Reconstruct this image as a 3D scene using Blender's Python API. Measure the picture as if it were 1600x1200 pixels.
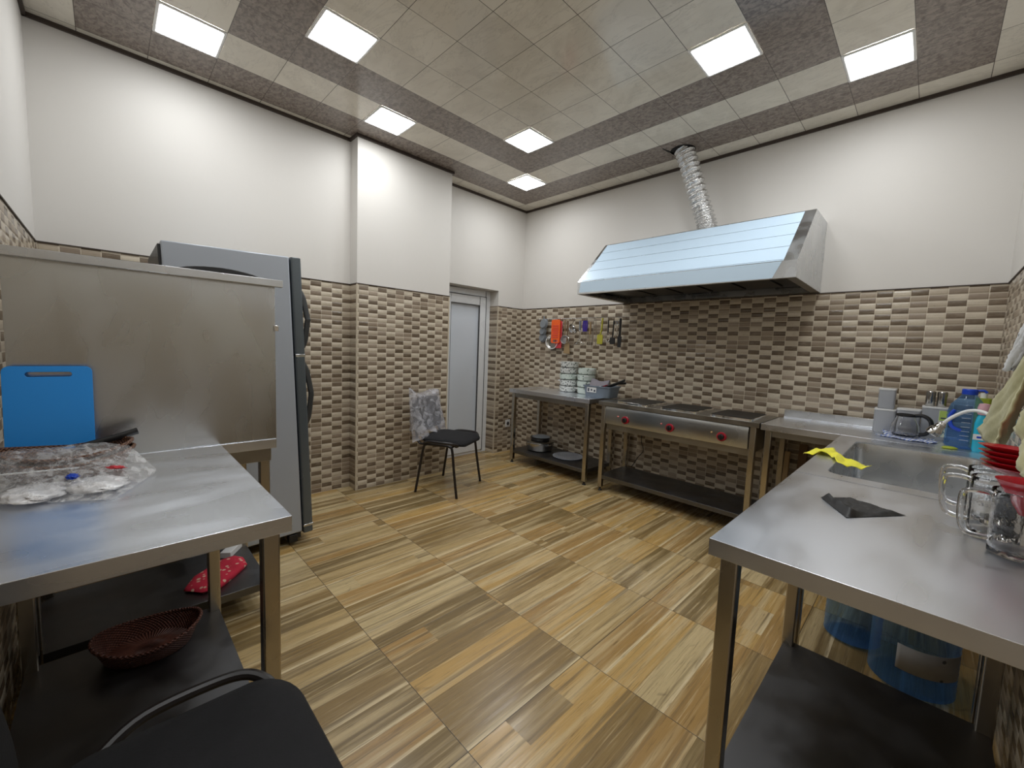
import bpy, bmesh, math, random
from mathutils import Vector, Matrix
from math import pi, sin, cos, radians
random.seed(7)
SC = bpy.context.scene
COL = SC.collection
for o in list(bpy.data.objects): bpy.data.objects.remove(o)

# ---------------------------------------------------------------- camera, world, exposure
def cam_axes(yaw, pitch, roll):
    f = Vector((sin(yaw)*cos(pitch), cos(yaw)*cos(pitch), sin(pitch)))
    r = Vector((cos(yaw), -sin(yaw), 0)); u = r.cross(f)
    return cos(roll)*r+sin(roll)*u, -sin(roll)*r+cos(roll)*u, f
r_, u_, f_ = cam_axes(-.7877, -.0868, .0399)
cd = bpy.data.cameras.new('camera'); cam = bpy.data.objects.new('camera', cd); COL.objects.link(cam)
M = Matrix((r_, u_, -f_)).transposed().to_4x4(); M.translation = Vector((3.50391, .0693, 1.2908))
cam.matrix_world = M
cd.sensor_width = 36; cd.lens = 641.8/1600*36; cd.shift_x = -.0037; cd.clip_start = .02
SC.camera = cam
w = bpy.data.worlds.new('world'); SC.world = w; w.use_nodes = True
w.node_tree.nodes['Background'].inputs[0].default_value = (.9, .95, 1, 1)
w.node_tree.nodes['Background'].inputs[1].default_value = .0
SC.view_settings.view_transform = 'Standard'; SC.view_settings.look = 'None'
SC.view_settings.gamma = 1; SC.view_settings.use_curve_mapping = False
SC.view_settings.exposure = 0.48
LAMP_STRENGTH = 23.0

# ---------------------------------------------------------------- room dimensions (metres)
CH = 2.97            # ceiling
XL, XC, XL2, XR = -.06, .075, -.165, 3.78     # left wall, column face, left wall beyond column, right wall
YN, YB = -.20, 3.79  # near wall, back wall
YC0, YC1 = 1.565, 2.50
TT = 1.782           # top of the wall tiles

# ---------------------------------------------------------------- node helper
class N:
    def __init__(s, name):
        s.m = bpy.data.materials.new(name); s.m.use_nodes = True
        s.t = s.m.node_tree; s.n = s.t.nodes; s.b = s.n['Principled BSDF']
        s._pos = None
    def link(s, a, b): s.t.links.new(a, b)
    def put(s, sock, v):
        if isinstance(v, bpy.types.NodeSocket): s.link(v, sock)
        elif isinstance(v, (tuple, list)) and sock.type == 'RGBA' and len(v) == 3: sock.default_value = (*v, 1)
        else: sock.default_value = v
    def pos(s):
        if not s._pos:
            tc = s.n.new('ShaderNodeTexCoord'); s._pos = tc.outputs['Object']
        return s._pos
    def sep(s, v=None):
        x = s.n.new('ShaderNodeSeparateXYZ'); s.link(v or s.pos(), x.inputs[0]); return x.outputs
    def com(s, x=0, y=0, z=0):
        c = s.n.new('ShaderNodeCombineXYZ')
        for i, v in enumerate((x, y, z)): s.put(c.inputs[i], v)
        return c.outputs[0]
    def ma(s, op, a, b=0, c=0):
        x = s.n.new('ShaderNodeMath'); x.operation = op
        for i, v in enumerate((a, b, c)): s.put(x.inputs[i], v)
        return x.outputs[0]
    def mix(s, f, a, b, mode='MIX'):
        x = s.n.new('ShaderNodeMix'); x.data_type = 'RGBA'; x.blend_type = mode
        s.put(x.inputs[0], f); s.put(x.inputs[6], a); s.put(x.inputs[7], b); return x.outputs[2]
    def ss(s, v, a, b, lo=0., hi=1.):
        x = s.n.new('ShaderNodeMapRange'); x.interpolation_type = 'SMOOTHSTEP'
        for i, q in enumerate((v, a, b, lo, hi)): s.put(x.inputs[i], q)
        return x.outputs[0]
    def noise(s, scale=5, detail=3, vec=None, rough=.5, dist=0.):
        x = s.n.new('ShaderNodeTexNoise'); s.link(vec or s.pos(), x.inputs['Vector'])
        x.inputs['Scale'].default_value = scale; x.inputs['Detail'].default_value = detail
        x.inputs['Roughness'].default_value = rough; x.inputs['Distortion'].default_value = dist
        return x.outputs['Fac']
    def white(s, vec):
        x = s.n.new('ShaderNodeTexWhiteNoise'); x.noise_dimensions = '3D'; s.link(vec, x.inputs[0]); return x.outputs[0]
    def scale(s, vx, vy, vz, v=None):
        x = s.n.new('ShaderNodeVectorMath'); x.operation = 'MULTIPLY'
        s.link(v or s.pos(), x.inputs[0]); x.inputs[1].default_value = (vx, vy, vz); return x.outputs[0]
    def ramp(s, f, stops, const=False):
        x = s.n.new('ShaderNodeValToRGB'); s.link(f, x.inputs[0]); e = x.color_ramp.elements
        if const: x.color_ramp.interpolation = 'CONSTANT'
        while len(e) < len(stops): e.new(.5)
        for i, (p, c) in enumerate(stops): e[i].position = p; e[i].color = (*c, 1)
        return x.outputs[0]
    def bump(s, h, strength=.3, dist=.01):
        x = s.n.new('ShaderNodeBump'); x.inputs['Strength'].default_value = strength
        x.inputs['Distance'].default_value = dist; s.link(h, x.inputs['Height'])
        s.link(x.outputs[0], s.b.inputs['Normal'])
    def set(s, **k):
        names = dict(col='Base Color', rough='Roughness', metal='Metallic', spec='Specular IOR Level', trans='Transmission Weight',
                     ior='IOR', emit='Emission Color', es='Emission Strength', alpha='Alpha', coat='Coat Weight', sheen='Sheen Weight')
        for a, v in k.items(): s.put(s.b.inputs[names[a]], v)
        return s
def plain(name, col, rough=.5, metal=0, nb=None, **k):
    m = N(name); m.set(col=col, rough=rough, metal=metal, **k)
    if nb: m.bump(m.noise(nb[0], 4), nb[1], nb[2])
    else: m.put(m.b.inputs['Roughness'], m.ss(m.noise(4, 1), .2, .8, max(0, rough-.03), min(1, rough+.03)))
    return m.m

# ---------------------------------------------------------------- materials
def mat_paint():
    m = N('wall_paint'); n = m.noise(1.2, 2)
    m.set(col=m.mix(n, (.655, .63, .59), (.69, .665, .63)), rough=.55, spec=.3)
    m.bump(m.noise(45, 3, m.scale(1, 1, .5)), .12, .002); return m.m
def mat_wall_tile(axis, ph, zph=1.466):
    m = N('mosaic_tile'); s = m.sep(); W, Hh = .0845, .0375
    a = m.ma('DIVIDE', m.ma('SUBTRACT', s[axis], ph), W); b = m.ma('DIVIDE', m.ma('SUBTRACT', s[2], zph), Hh)
    ca = m.ma('FLOOR', a); cb = m.ma('FLOOR', b); fa = m.ma('FRACT', a); fb = m.ma('FRACT', b)
    par = m.ma('MODULO', m.ma('ADD', m.ma('ADD', ca, cb), 400), 2); par = m.ma('GREATER_THAN', par, .5)
    r = m.white(m.com(ca, cb, 3.3)); r2 = m.white(m.com(ca, cb, 9.1))
    light = m.ramp(r, [(0, (.64, .565, .45)), (.55, (.57, .495, .385)), (.80, (.47, .395, .30)), (.92, (.30, .235, .17))])
    dark = m.ramp(r2, [(0, (.125, .090, .058)), (.5, (.165, .120, .080)), (.72, (.21, .158, .112)), (1, (.38, .31, .235))])
    c = m.mix(par, light, dark)
    sv = m.scale(*( (14, 14, 60) ))
    vein = m.noise(1.0, 5, sv, .65)
    c = m.mix(m.ss(vein, .42, .72, 0, .42), c, m.mix(par, (.36, .295, .22), (.36, .29, .22)))
    fine = m.noise(90, 3); c = m.mix(m.ss(fine, .55, .8, 0, .28), c, (.14, .105, .075))
    da = m.ma('MULTIPLY', m.ma('MINIMUM', fa, m.ma('SUBTRACT', 1, fa)), W)
    db = m.ma('MULTIPLY', m.ma('MINIMUM', fb, m.ma('SUBTRACT', 1, fb)), Hh)
    d = m.ma('MINIMUM', da, db); g = m.ss(d, .0011, .0022)
    c = m.mix(g, (.60, .53, .42), c)
    m3 = m.ma('FRACT', m.ma('DIVIDE', m.ma('SUBTRACT', s[2], zph), Hh*8)); d3 = m.ma('MULTIPLY', m.ma('MINIMUM', m3, m.ma('SUBTRACT', 1, m3)), Hh*8)
    m4 = m.ma('FRACT', m.ma('DIVIDE', m.ma('SUBTRACT', s[axis], ph), W*3)); d4 = m.ma('MULTIPLY', m.ma('MINIMUM', m4, m.ma('SUBTRACT', 1, m4)), W*3)
    j = m.ss(m.ma('MINIMUM', d3, d4), .0006, .0016)
    c = m.mix(j, (.66, .58, .46), c)
    m.set(col=c, rough=m.ss(r, 0, 1, .16, .34), spec=.5)
    pil = m.ma('ADD', m.ss(db, .0, .013), m.ma('MULTIPLY', m.ss(da, 0, .006), .6))
    m.bump(m.ma('ADD', pil, m.ma('MULTIPLY', vein, .25)), .55, .0035); return m.m
def mat_ceiling():
    m = N('ceiling_tile'); s = m.sep(); S = .3
    a = m.ma('DIVIDE', s[0], S); b = m.ma('DIVIDE', s[1], S); ca = m.ma('FLOOR', a); cb = m.ma('FLOOR', b)
    ring = m.ma('MINIMUM', m.ma('MINIMUM', ca, m.ma('SUBTRACT', 11, ca)), m.ma('MINIMUM', cb, m.ma('SUBTRACT', 11, cb)))
    is0 = m.ma('COMPARE', ring, 0, .25); is2 = m.ma('COMPARE', ring, 2, .25); dk = m.ma('MAXIMUM', is0, is2)
    r = m.white(m.com(ca, cb, 1.7)); off = m.com(m.ma('MULTIPLY', r, 30), m.ma('MULTIPLY', r, 17), 0)
    vm = m.n.new('ShaderNodeVectorMath'); vm.operation = 'ADD'; m.link(m.pos(), vm.inputs[0]); m.link(off, vm.inputs[1]); P = vm.outputs[0]
    big = m.noise(2.6, 5, P, .62, 1.2); fine = m.noise(30, 5, m.scale(1, 1.4, 1, P), .72, .8); sp = m.noise(75, 3, m.scale(1, .6, 1, P), .6)
    cream = m.mix(m.ss(big, .40, .62), (.78, .735, .635), (.70, .655, .56))
    vein = m.ss(m.ma('ABSOLUTE', m.ma('SUBTRACT', m.noise(2.2, 6, m.scale(1, 3, 1, P), .7, 1.6), .47)), 0, .022, .45, 0)
    cream = m.mix(vein, cream, (.50, .465, .40))
    dark = m.mix(m.ss(fine, .36, .62), (.135, .105, .085), (.30, .25, .215))
    dark = m.mix(m.ss(sp, .55, .8, 0, .5), dark, (.44, .375, .325))
    c = m.mix(dk, cream, dark); c = m.mix(m.ma('MULTIPLY', r, .10), c, (.2, .16, .13))
    fa = m.ma('FRACT', a); fb = m.ma('FRACT', b)
    d = m.ma('MULTIPLY', m.ma('MINIMUM', m.ma('MINIMUM', fa, m.ma('SUBTRACT', 1, fa)), m.ma('MINIMUM', fb, m.ma('SUBTRACT', 1, fb))), S)
    g = m.ss(d, .0008, .0024); c = m.mix(g, (.07, .055, .042), c)
    m.set(col=c, rough=m.mix(dk, (.13,)*3, (.2,)*3), spec=.5)
    m.bump(m.ma('ADD', g, m.ma('MULTIPLY', m.noise(1.7, 2), .35)), .2, .004); return m.m
def mat_floor():
    m = N('wood_look_floor_tile'); s = m.sep(); T = .605
    b = m.ma('DIVIDE', m.ma('SUBTRACT', s[1], .845), T); cb = m.ma('FLOOR', b); fb = m.ma('FRACT', b)
    a = m.ma('DIVIDE', m.ma('SUBTRACT', s[0], 2.575), T); ca = m.ma('FLOOR', a); fa = m.ma('FRACT', a)
    p = m.ma('MULTIPLY', fa, 5); pi_ = m.ma('FLOOR', p); pf = m.ma('FRACT', p)
    wn = m.white(m.com(m.ma('ADD', m.ma('MULTIPLY', ca, 5), pi_), 2.2, cb))
    half = m.ma('GREATER_THAN', m.ma('FRACT', m.ma('ADD', fb, m.ma('MULTIPLY', wn, .9))), .62)     # staggered printed board ends
    half = m.ma('MULTIPLY', half, m.ma('GREATER_THAN', m.white(m.com(pi_, cb, 5.)), .72))
    pid = m.ma('ADD', m.ma('MULTIPLY', ca, 5), pi_)
    r = m.white(m.com(pid, cb, m.ma('MULTIPLY', half, .37))); r2 = m.white(m.com(pid, m.ma('ADD', cb, 40), half))
    base = m.ramp(r, [(0, (.215, .147, .060)), (.17, (.27, .178, .070)), (.36, (.38, .232, .084)), (.56, (.50, .315, .108)), (.74, (.45, .32, .145)), (.88, (.55, .425, .225))], True)
    vm = m.n.new('ShaderNodeVectorMath'); vm.operation = 'ADD'; m.link(m.pos(), vm.inputs[0])
    m.link(m.com(m.ma('MULTIPLY', r, 11), m.ma('MULTIPLY', r2, 23), 0), vm.inputs[1]); P = vm.outputs[0]
    streak = m.noise(1, 5, m.scale(34, .8, 1, P), .6, .35)
    grain = m.noise(1, 5, m.scale(150, 5, 1, P), .7, .5)
    soft = m.noise(1, 3, m.scale(15, .7, 1, P), .5, .3)
    c = m.mix(m.ss(soft, .45, .66, 0, .8), base, (.60, .46, .25))
    edge = m.ss(m.ma('ADD', pf, m.ma('MULTIPLY', m.ma('SUBTRACT', streak, .5), .35)), .84, .95, 0, .85)
    flip = m.ma('GREATER_THAN', r2, .5)
    c = m.mix(m.ma('MULTIPLY', edge, flip), c, (.72, .585, .36))
    c = m.mix(m.ss(streak, .50, .68, 0, .72), c, (.155, .103, .044))
    c = m.mix(m.ss(grain, .50, .70, 0, .62), c, (.13, .082, .034))
    c = m.mix(m.ss(m.noise(1, 4, m.scale(75, 2.2, 1, P), .6), .54, .70, 0, .6), c, (.70, .54, .30))
    knot = m.ss(m.noise(1, 2, m.scale(7, 3.5, 1, P), .5, 2.), .70, .80, 0, .6); c = m.mix(knot, c, (.06, .04, .025))
    dj = m.ma('MULTIPLY', m.ma('MINIMUM', m.ma('MINIMUM', fa, m.ma('SUBTRACT', 1, fa)), m.ma('MINIMUM', fb, m.ma('SUBTRACT', 1, fb))), T)
    g = m.ss(dj, .0006, .0018); c = m.mix(g, (.035, .026, .018), c)
    m.set(col=c, rough=m.ss(streak, .3, .7, .20, .34), spec=.5)
    m.bump(m.ma('ADD', m.ma('MULTIPLY', grain, .25), g), .25, .002); return m.m
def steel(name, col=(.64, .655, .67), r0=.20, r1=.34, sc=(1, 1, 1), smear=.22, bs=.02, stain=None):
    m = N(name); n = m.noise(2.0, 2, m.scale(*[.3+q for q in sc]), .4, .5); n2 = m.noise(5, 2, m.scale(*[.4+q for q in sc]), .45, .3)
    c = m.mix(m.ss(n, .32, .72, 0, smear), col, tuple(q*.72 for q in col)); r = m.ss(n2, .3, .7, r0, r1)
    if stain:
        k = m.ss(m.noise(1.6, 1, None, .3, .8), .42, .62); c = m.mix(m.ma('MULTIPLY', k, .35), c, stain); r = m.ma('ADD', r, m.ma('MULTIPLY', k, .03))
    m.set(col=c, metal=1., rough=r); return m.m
def mat_foil():
    m = N('crinkled_foil'); v = m.n.new('ShaderNodeTexVoronoi'); v.inputs['Scale'].default_value = 95; m.link(m.pos(), v.inputs['Vector'])
    m.set(col=m.mix(m.noise(70, 3), (.55, .55, .55), (.95, .95, .94)), metal=1., rough=.26)
    m.bump(m.ma('ADD', v.outputs['Distance'], m.noise(60, 4)), .8, .004); return m.m
def glassy(name, col=(1, 1, 1), ior=1.45, rough=.02, nb=None):
    m = N(name); m.set(col=col, rough=rough, trans=1., ior=ior)
    if nb: m.bump(m.noise(nb[0], 3), nb[1], nb[2])
    return m.m
def film(name, tint=(.9, .9, .92), base=.12, bn=24, bstr=.9, hi=.75, rough=.12):
    "thin crinkled plastic: see-through with milky creases"
    m = N(name); t = m.n.new('ShaderNodeBsdfTransparent'); mx = m.n.new('ShaderNodeMixShader')
    n = m.noise(bn, 4, None, .6, .7)
    m.set(col=tint, rough=rough, spec=.7); m.bump(n, bstr, .012)
    m.link(m.ss(n, .44, .66, base, hi), mx.inputs[0]); m.link(t.outputs[0], mx.inputs[1]); m.link(m.b.outputs[0], mx.inputs[2])
    m.link(mx.outputs[0], m.n['Material Output'].inputs[0]); return m.m
def thin(name, tint, fac=.10, col=(.8, .8, .8), rough=.04, bn=0, bstr=.5, edge=.55, bd=.004):
    "thin-walled clear plastic or glass: tinted see-through, reflecting more at grazing angles"
    m = N(name); t = m.n.new('ShaderNodeBsdfTransparent'); t.inputs[0].default_value = (*tint, 1); mx = m.n.new('ShaderNodeMixShader')
    lw = m.n.new('ShaderNodeLayerWeight'); lw.inputs[0].default_value = .35
    m.set(col=col, rough=rough, spec=.9)
    if bn: m.bump(m.noise(bn, 3), bstr, bd)
    m.link(m.ss(lw.outputs['Facing'], .25, 1., fac, edge), mx.inputs[0]); m.link(t.outputs[0], mx.inputs[1]); m.link(m.b.outputs[0], mx.inputs[2])
    m.link(mx.outputs[0], m.n['Material Output'].inputs[0]); return m.m
def mat_rattan(name, c0=(.10, .038, .018), c1=(.26, .13, .07)):
    m = N(name); s = m.sep(); ang = m.ma('ARCTAN2', s[1], s[0])
    w = m.ma('SINE', m.ma('MULTIPLY', ang, 60)); w2 = m.ma('SINE', m.ma('MULTIPLY', s[2], 700)); ww = m.ma('MULTIPLY', w, w2)
    m.set(col=m.mix(m.ss(m.ma('ADD', ww, m.noise(40, 2)), 0, 1.2), c0, c1), rough=.45); m.bump(ww, 1., .003); return m.m
def mat_cloth(name, c0, c1, sc=18, stripe=None, rough=.9, sheen=.2):
    m = N(name); c = m.mix(m.noise(sc, 4), c0, c1)
    if stripe:
        s = m.sep(); c = m.mix(m.ss(m.ma('SINE', m.ma('MULTIPLY', s[stripe[0]], stripe[1])), .0, .5), c, stripe[2])
    m.set(col=c, rough=rough, sheen=sheen); m.bump(m.noise(260, 2), .35, .001); return m.m
def mat_spots(name, base, spot, scale=30, lo=.15, hi=.25, rough=.4, third=None):
    m = N(name); v = m.n.new('ShaderNodeTexVoronoi'); v.inputs['Scale'].default_value = scale; m.link(m.pos(), v.inputs['Vector'])
    f = m.ss(v.outputs['Distance'], lo, hi); c = m.mix(f, spot, base)
    if third: c = m.mix(m.ss(v.outputs['Distance'], lo*.35, lo*.5), third, c)
    m.set(col=c, rough=rough); return m.m

MAT = dict(
    paint=mat_paint(), tile_y=mat_wall_tile(1, .06), tile_x=mat_wall_tile(0, 3.709), ceiling=mat_ceiling(), floor=mat_floor(),
    trim=plain('brown_moulding', (.045, .030, .022), .5), bead=plain('beige_corner_bead', (.55, .48, .37), .4),
    pvc=plain('white_pvc', (.76, .78, .80), .28), gasket=plain('dark_gasket', (.05, .05, .055), .6), pvcpanel=plain('door_panel', (.66, .71, .78), .3),
    steel=steel('brushed_steel'), steeltop=steel('worn_steel_top', (.83, .86, .92), .25, .36, (1, .1, 1), .10), steeldark=steel('dull_steel', (.38, .365, .335), .28, .42),
    steelpanel=steel('hazy_steel_panel', (.62, .64, .66), .20, .30, (.1, 1, .2), .16, .01, (.58, .58, .52)), leg=steel('leg_steel', (.52, .48, .41), .2, .34, (1, 1, .1), .2),
    shelf=steel('shaded_shelf_steel', (.17, .17, .175), .32, .5), chrome=plain('chrome', (.78, .78, .78), .09, 1.),  # shelf steel darkened: the shade under the tables is put into its colour
    foil=mat_foil(), black=plain('black_plastic', (.012, .012, .013), .4), rubber=plain('black_rubber', (.02, .02, .02), .7),
    filmblue=plain('pale_blue_protective_film', (.54, .68, .81), .38), hooddark=plain('dark_hood_inside', (.022, .021, .020), .4, .3),
    fridge=plain('silver_grey_enamel', (.42, .455, .51), .34, .12), fdoor=plain('dark_grey_door_edge', (.115, .135, .15), .25, .3), fhandle=plain('dark_handle', (.07, .075, .08), .25, .4),
    seat=mat_cloth('black_seat_fabric', (.006, .006, .007), (.010, .010, .012), 60, None, .95, 0), frame=plain('black_chair_tube', (.014, .011, .011), .38),
    hot=plain('cast_iron_plate', (.035, .032, .028), .55, .3), red=plain('red_plastic', (.40, .015, .03), .3), redglow=plain('pink_indicator', (.9, .25, .22), .2),
    brass=plain('orange_lamp_cap', (.75, .45, .2), .3), blue=plain('blue_board_plastic', (.022, .29, .80), .4), white=plain('white_plastic', (.75, .75, .74), .4),
    rattan=mat_rattan('dark_rattan'), rattand=mat_rattan('reddish_rattan', (.06, .018, .012), (.16, .055, .035)),
    glass=glassy('clear_glass', (1, 1, 1), 1.45, .01), pglass=glassy('moulded_glass', (1, 1, 1), 1.27, .01, (42, .5, .003)),
    towel=mat_cloth('olive_towel', (.37, .345, .165), (.50, .465, .25), 9), starcloth=mat_spots('white_star_print_cloth', (.68, .69, .70), (.10, .11, .15), 26, .10, .17, .9),
    redclear=plain('red_tableware', (.48, .015, .025), .25, 0, None, trans=.15), yellow=mat_cloth('yellow_cloth', (.78, .72, .01), (.85, .80, .05), 12),
    glove=plain('black_thin_plastic', (.012, .012, .013), .5, 0, (30, .4, .008)), bluewater=thin('blue_clear_bottle', (.56, .73, .95), .14, (.16, .34, .62), .06, 20, .6, .6),
    bluecap=plain('blue_cap', (.01, .06, .50), .35), teal=plain('teal_liquid', (.02, .42, .60), .25), pink=plain('pink_cap', (.62, .36, .40), .35), lime=plain('lime_green', (.34, .40, .03), .5),
    box=plain('frosted_grey_box', (.36, .37, .39), .35), boxlid=plain('pale_box_lid', (.66, .66, .65), .35), canister=plain('steel_canister', (.45, .44, .42), .22, 1.),
    label=plain('green_label', (.42, .55, .12), .5), labelpale=plain('pale_label', (.62, .66, .52), .5), ink=plain('dark_print', (.05, .06, .09), .6),
    crate=plain('blue_grey_crate', (.17, .21, .26), .45), daisy=mat_spots('grey_daisy_print', (.23, .21, .24), (.80, .80, .80), 14, .18, .24, .6, (.05, .05, .05)),
    enamel=mat_spots('white_floral_enamel', (.72, .74, .71), (.06, .07, .07), 46, .26, .40, .3), enamel2=mat_spots('mint_floral_enamel', (.66, .74, .68), (.14, .18, .14), 34, .20, .30, .3),
    clearlid=thin('clear_plastic', (.82, .84, .88), .35, (.50, .52, .56), .2, 0, 0, .7), floral=mat_spots('red_floral_cloth', (.55, .02, .05), (.72, .45, .34), 38, .22, .34, .9),
    greysil=plain('grey_silicone', (.20, .22, .24), .5), orange=plain('orange_plastic', (.90, .13, .02), .4), pinkred=plain('coral_plastic', (.70, .06, .08), .4),
    wood=plain('pale_wood', (.35, .24, .12), .6), wood2=plain('brown_wood', (.17, .10, .05), .6), violet=plain('violet_plastic', (.06, .03, .33), .35), yplastic=plain('yellow_green_silicone', (.45, .42, .04), .45),
    bagfilm=film('clear_bag_film', (.86, .86, .87), .10, 34, 1., .42, .08), whitefilm=film('white_thin_film', (.90, .90, .92), .60, 24, .8, 1., .3), wrap=film('chair_wrap_film', (.62, .62, .67), .30, 13, .8, .70, .22),
    whitebag=plain('white_thin_bag', (.72, .72, .74), .4, 0, (18, .8, .02)), bluestripe=mat_cloth('blue_white_towel', (.60, .64, .72), (.68, .70, .76), 30, (0, 330, (.06, .13, .45))),
    bottlelabel=mat_spots('bottle_label', (.42, .42, .42), (.08, .08, .09), 22, .12, .2, .5), lampframe=plain('white_lamp_frame', (.80, .80, .79), .3), holeshade=plain('painted_hole_shade', (.008, .007, .006), .9),
)
def mat_lamp():
    m = N('lamp_diffuser'); m.set(col=(.9, .9, .9), rough=.5, emit=(.96, .985, 1), es=LAMP_STRENGTH); return m.m
MAT['lamp'] = mat_lamp()

# ---------------------------------------------------------------- mesh helper
class MB:
    def __init__(s): s.v = []; s.f = []; s.mi = []; s.cur = 0
    def face(s, ids): s.f.append(ids); s.mi.append(s.cur)
    def box(s, x0, x1, y0, y1, z0, z1):
        i = len(s.v); s.v += [(x, y, z) for z in (z0, z1) for y in (y0, y1) for x in (x0, x1)]
        for q in ((0, 2, 3, 1), (4, 5, 7, 6), (0, 1, 5, 4), (2, 6, 7, 3), (0, 4, 6, 2), (1, 3, 7, 5)): s.face([i+k for k in q])
        return s
    def quad(s, *p):
        i = len(s.v); s.v += [tuple(q) for q in p]; s.face(list(range(i, i+len(p)))); return s
    def loops(s, L, cap0=True, cap1=True, closed=True, wrap=False):
        n = len(L[0]); i = len(s.v)
        for l in L: s.v += [tuple(p) for p in l]
        K = len(L)
        for k in range(K if wrap else K-1):
            a = i+k*n; b = i+((k+1) % K)*n
            for j in range(n if closed else n-1):
                j2 = (j+1) % n; s.face([a+j, a+j2, b+j2, b+j])
        if not wrap:
            if cap0: s.face([i+j for j in range(n)][::-1])
            if cap1: s.face([i+(K-1)*n+j for j in range(n)])
        return s
    def prism(s, poly, ax, a, b):
        def P(p, t):
            if ax == 0: return (t, p[0], p[1])
            if ax == 1: return (p[0], t, p[1])
            return (p[0], p[1], t)
        return s.loops([[P(p, a) for p in poly], [P(p, b) for p in poly]])
    def tube(s, pts, r, n=8, closed=False, sx=1.):
        pts = [Vector(p) for p in pts]; K = len(pts); L = []; up = None
        for i, p in enumerate(pts):
            if closed: t = pts[(i+1) % K]-pts[i-1]
            else: t = pts[min(i+1, K-1)]-pts[max(i-1, 0)]
            t.normalize()
            if up is None: up = Vector((0, 0, 1)) if abs(t.z) < .9 else Vector((1, 0, 0))
            up = (up-t*up.dot(t)).normalized(); b = t.cross(up)
            rr = r[i] if isinstance(r, (list, tuple)) else r
            L.append([p+rr*(cos(2*pi*k/n)*up+sin(2*pi*k/n)*b*sx) for k in range(n)])
        return s.loops(L, wrap=closed)
    def lathe(s, prof, n=24, c=(0, 0, 0), ex=1., ey=1., cap0=True, cap1=True):
        return s.loops([[(c[0]+max(r, 1e-4)*ex*cos(2*pi*k/n), c[1]+max(r, 1e-4)*ey*sin(2*pi*k/n), c[2]+z) for k in range(n)] for r, z in prof], cap0, cap1)
    def grid(s, fn, nu, nv):
        i = len(s.v)
        for a in range(nu+1):
            for b in range(nv+1): s.v.append(tuple(fn(a/nu, b/nv)))
        for a in range(nu):
            for b in range(nv):
                k = i+a*(nv+1)+b; s.face([k, k+1, k+nv+2, k+nv+1])
        return s
    def build(s, name, mats, parent=None, loc=(0, 0, 0), rot=(0, 0, 0), bevel=0, seg=2, smooth=35, solid=0, sub=0):
        me = bpy.data.meshes.new(name); me.from_pydata(s.v, [], s.f)
        for m in (mats if isinstance(mats, (list, tuple)) else [mats]): me.materials.append(MAT[m])
        for p, k in zip(me.polygons, s.mi): p.material_index = k
        b = bmesh.new(); b.from_mesh(me); bmesh.ops.remove_doubles(b, verts=b.verts, dist=1e-5)
        bmesh.ops.recalc_face_normals(b, faces=b.faces); b.to_mesh(me); b.free()
        if smooth:
            for p in me.polygons: p.use_smooth = True
            me.set_sharp_from_angle(angle=radians(smooth))
        o = bpy.data.objects.new(name, me); COL.objects.link(o); o.location = loc; o.rotation_euler = rot
        if parent: o.parent = parent
        if solid: md = o.modifiers.new('solid', 'SOLIDIFY'); md.thickness = solid; md.offset = 0
        if bevel: md = o.modifiers.new('bevel', 'BEVEL'); md.width = bevel; md.segments = seg; md.limit_method = 'ANGLE'; md.angle_limit = radians(40)
        if sub: md = o.modifiers.new('sub', 'SUBSURF'); md.levels = sub; md.render_levels = sub
        return o
def rrect(x0, x1, y0, y1, r, n=5):
    p = []
    for cx, cy, a0 in ((x1-r, y1-r, 0), (x0+r, y1-r, pi/2), (x0+r, y0+r, pi), (x1-r, y0+r, 3*pi/2)):
        for k in range(n): a = a0+pi/2*k/(n-1); p.append((cx+r*cos(a), cy+r*sin(a)))
    return p
def z3(p, z): return [(a, b, z) for a, b in p]
def tag(o, label=None, cat=None, group=None, kind=None):
    for k, v in (('label', label), ('category', cat), ('group', group), ('kind', kind)):
        if v: o[k] = v
    return o
def thing(name, label, cat, loc=(0, 0, 0), rotz=0, group=None, rot=None):
    o = bpy.data.objects.new(name, None); COL.objects.link(o); o.empty_display_size = .1
    o.location = loc; o.rotation_euler = rot if rot else (0, 0, rotz); return tag(o, label, cat, group)
def struct(o): o['kind'] = 'structure'; return o
def dup(root, loc, label, rotz=0, group=None):
    r = root.copy(); COL.objects.link(r); r.location = loc; r.rotation_euler = (0, 0, rotz); r['label'] = label
    if group: r['group'] = group
    for ch in list(root.children):
        c = ch.copy(); COL.objects.link(c); c.parent = r
        for g in ch.children: d = g.copy(); COL.objects.link(d); d.parent = c
    return r
def smooth_path(pts, n=6):
    pts = [Vector(p) for p in pts]; out = []
    for i in range(len(pts)-1):
        p0, p1, p2, p3 = pts[max(i-1, 0)], pts[i], pts[i+1], pts[min(i+2, len(pts)-1)]
        for k in range(n):
            t = k/n; out.append(.5*((2*p1)+(p2-p0)*t+(2*p0-5*p1+4*p2-p3)*t*t+(3*p1-p0-3*p2+p3)*t**3))
    out.append(pts[-1]); return out
def hsh(a, b=0.): x = sin(a*12.9898+b*78.233)*43758.5453; return x-math.floor(x)
def wob(x, y, s=1.):
    return (sin(x*3.1*s+1.3)*cos(y*2.3*s+.4)+.5*sin(x*7.3*s+y*5.1*s)+.25*sin(x*15.7*s-y*13.3*s+2))/1.75

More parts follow.
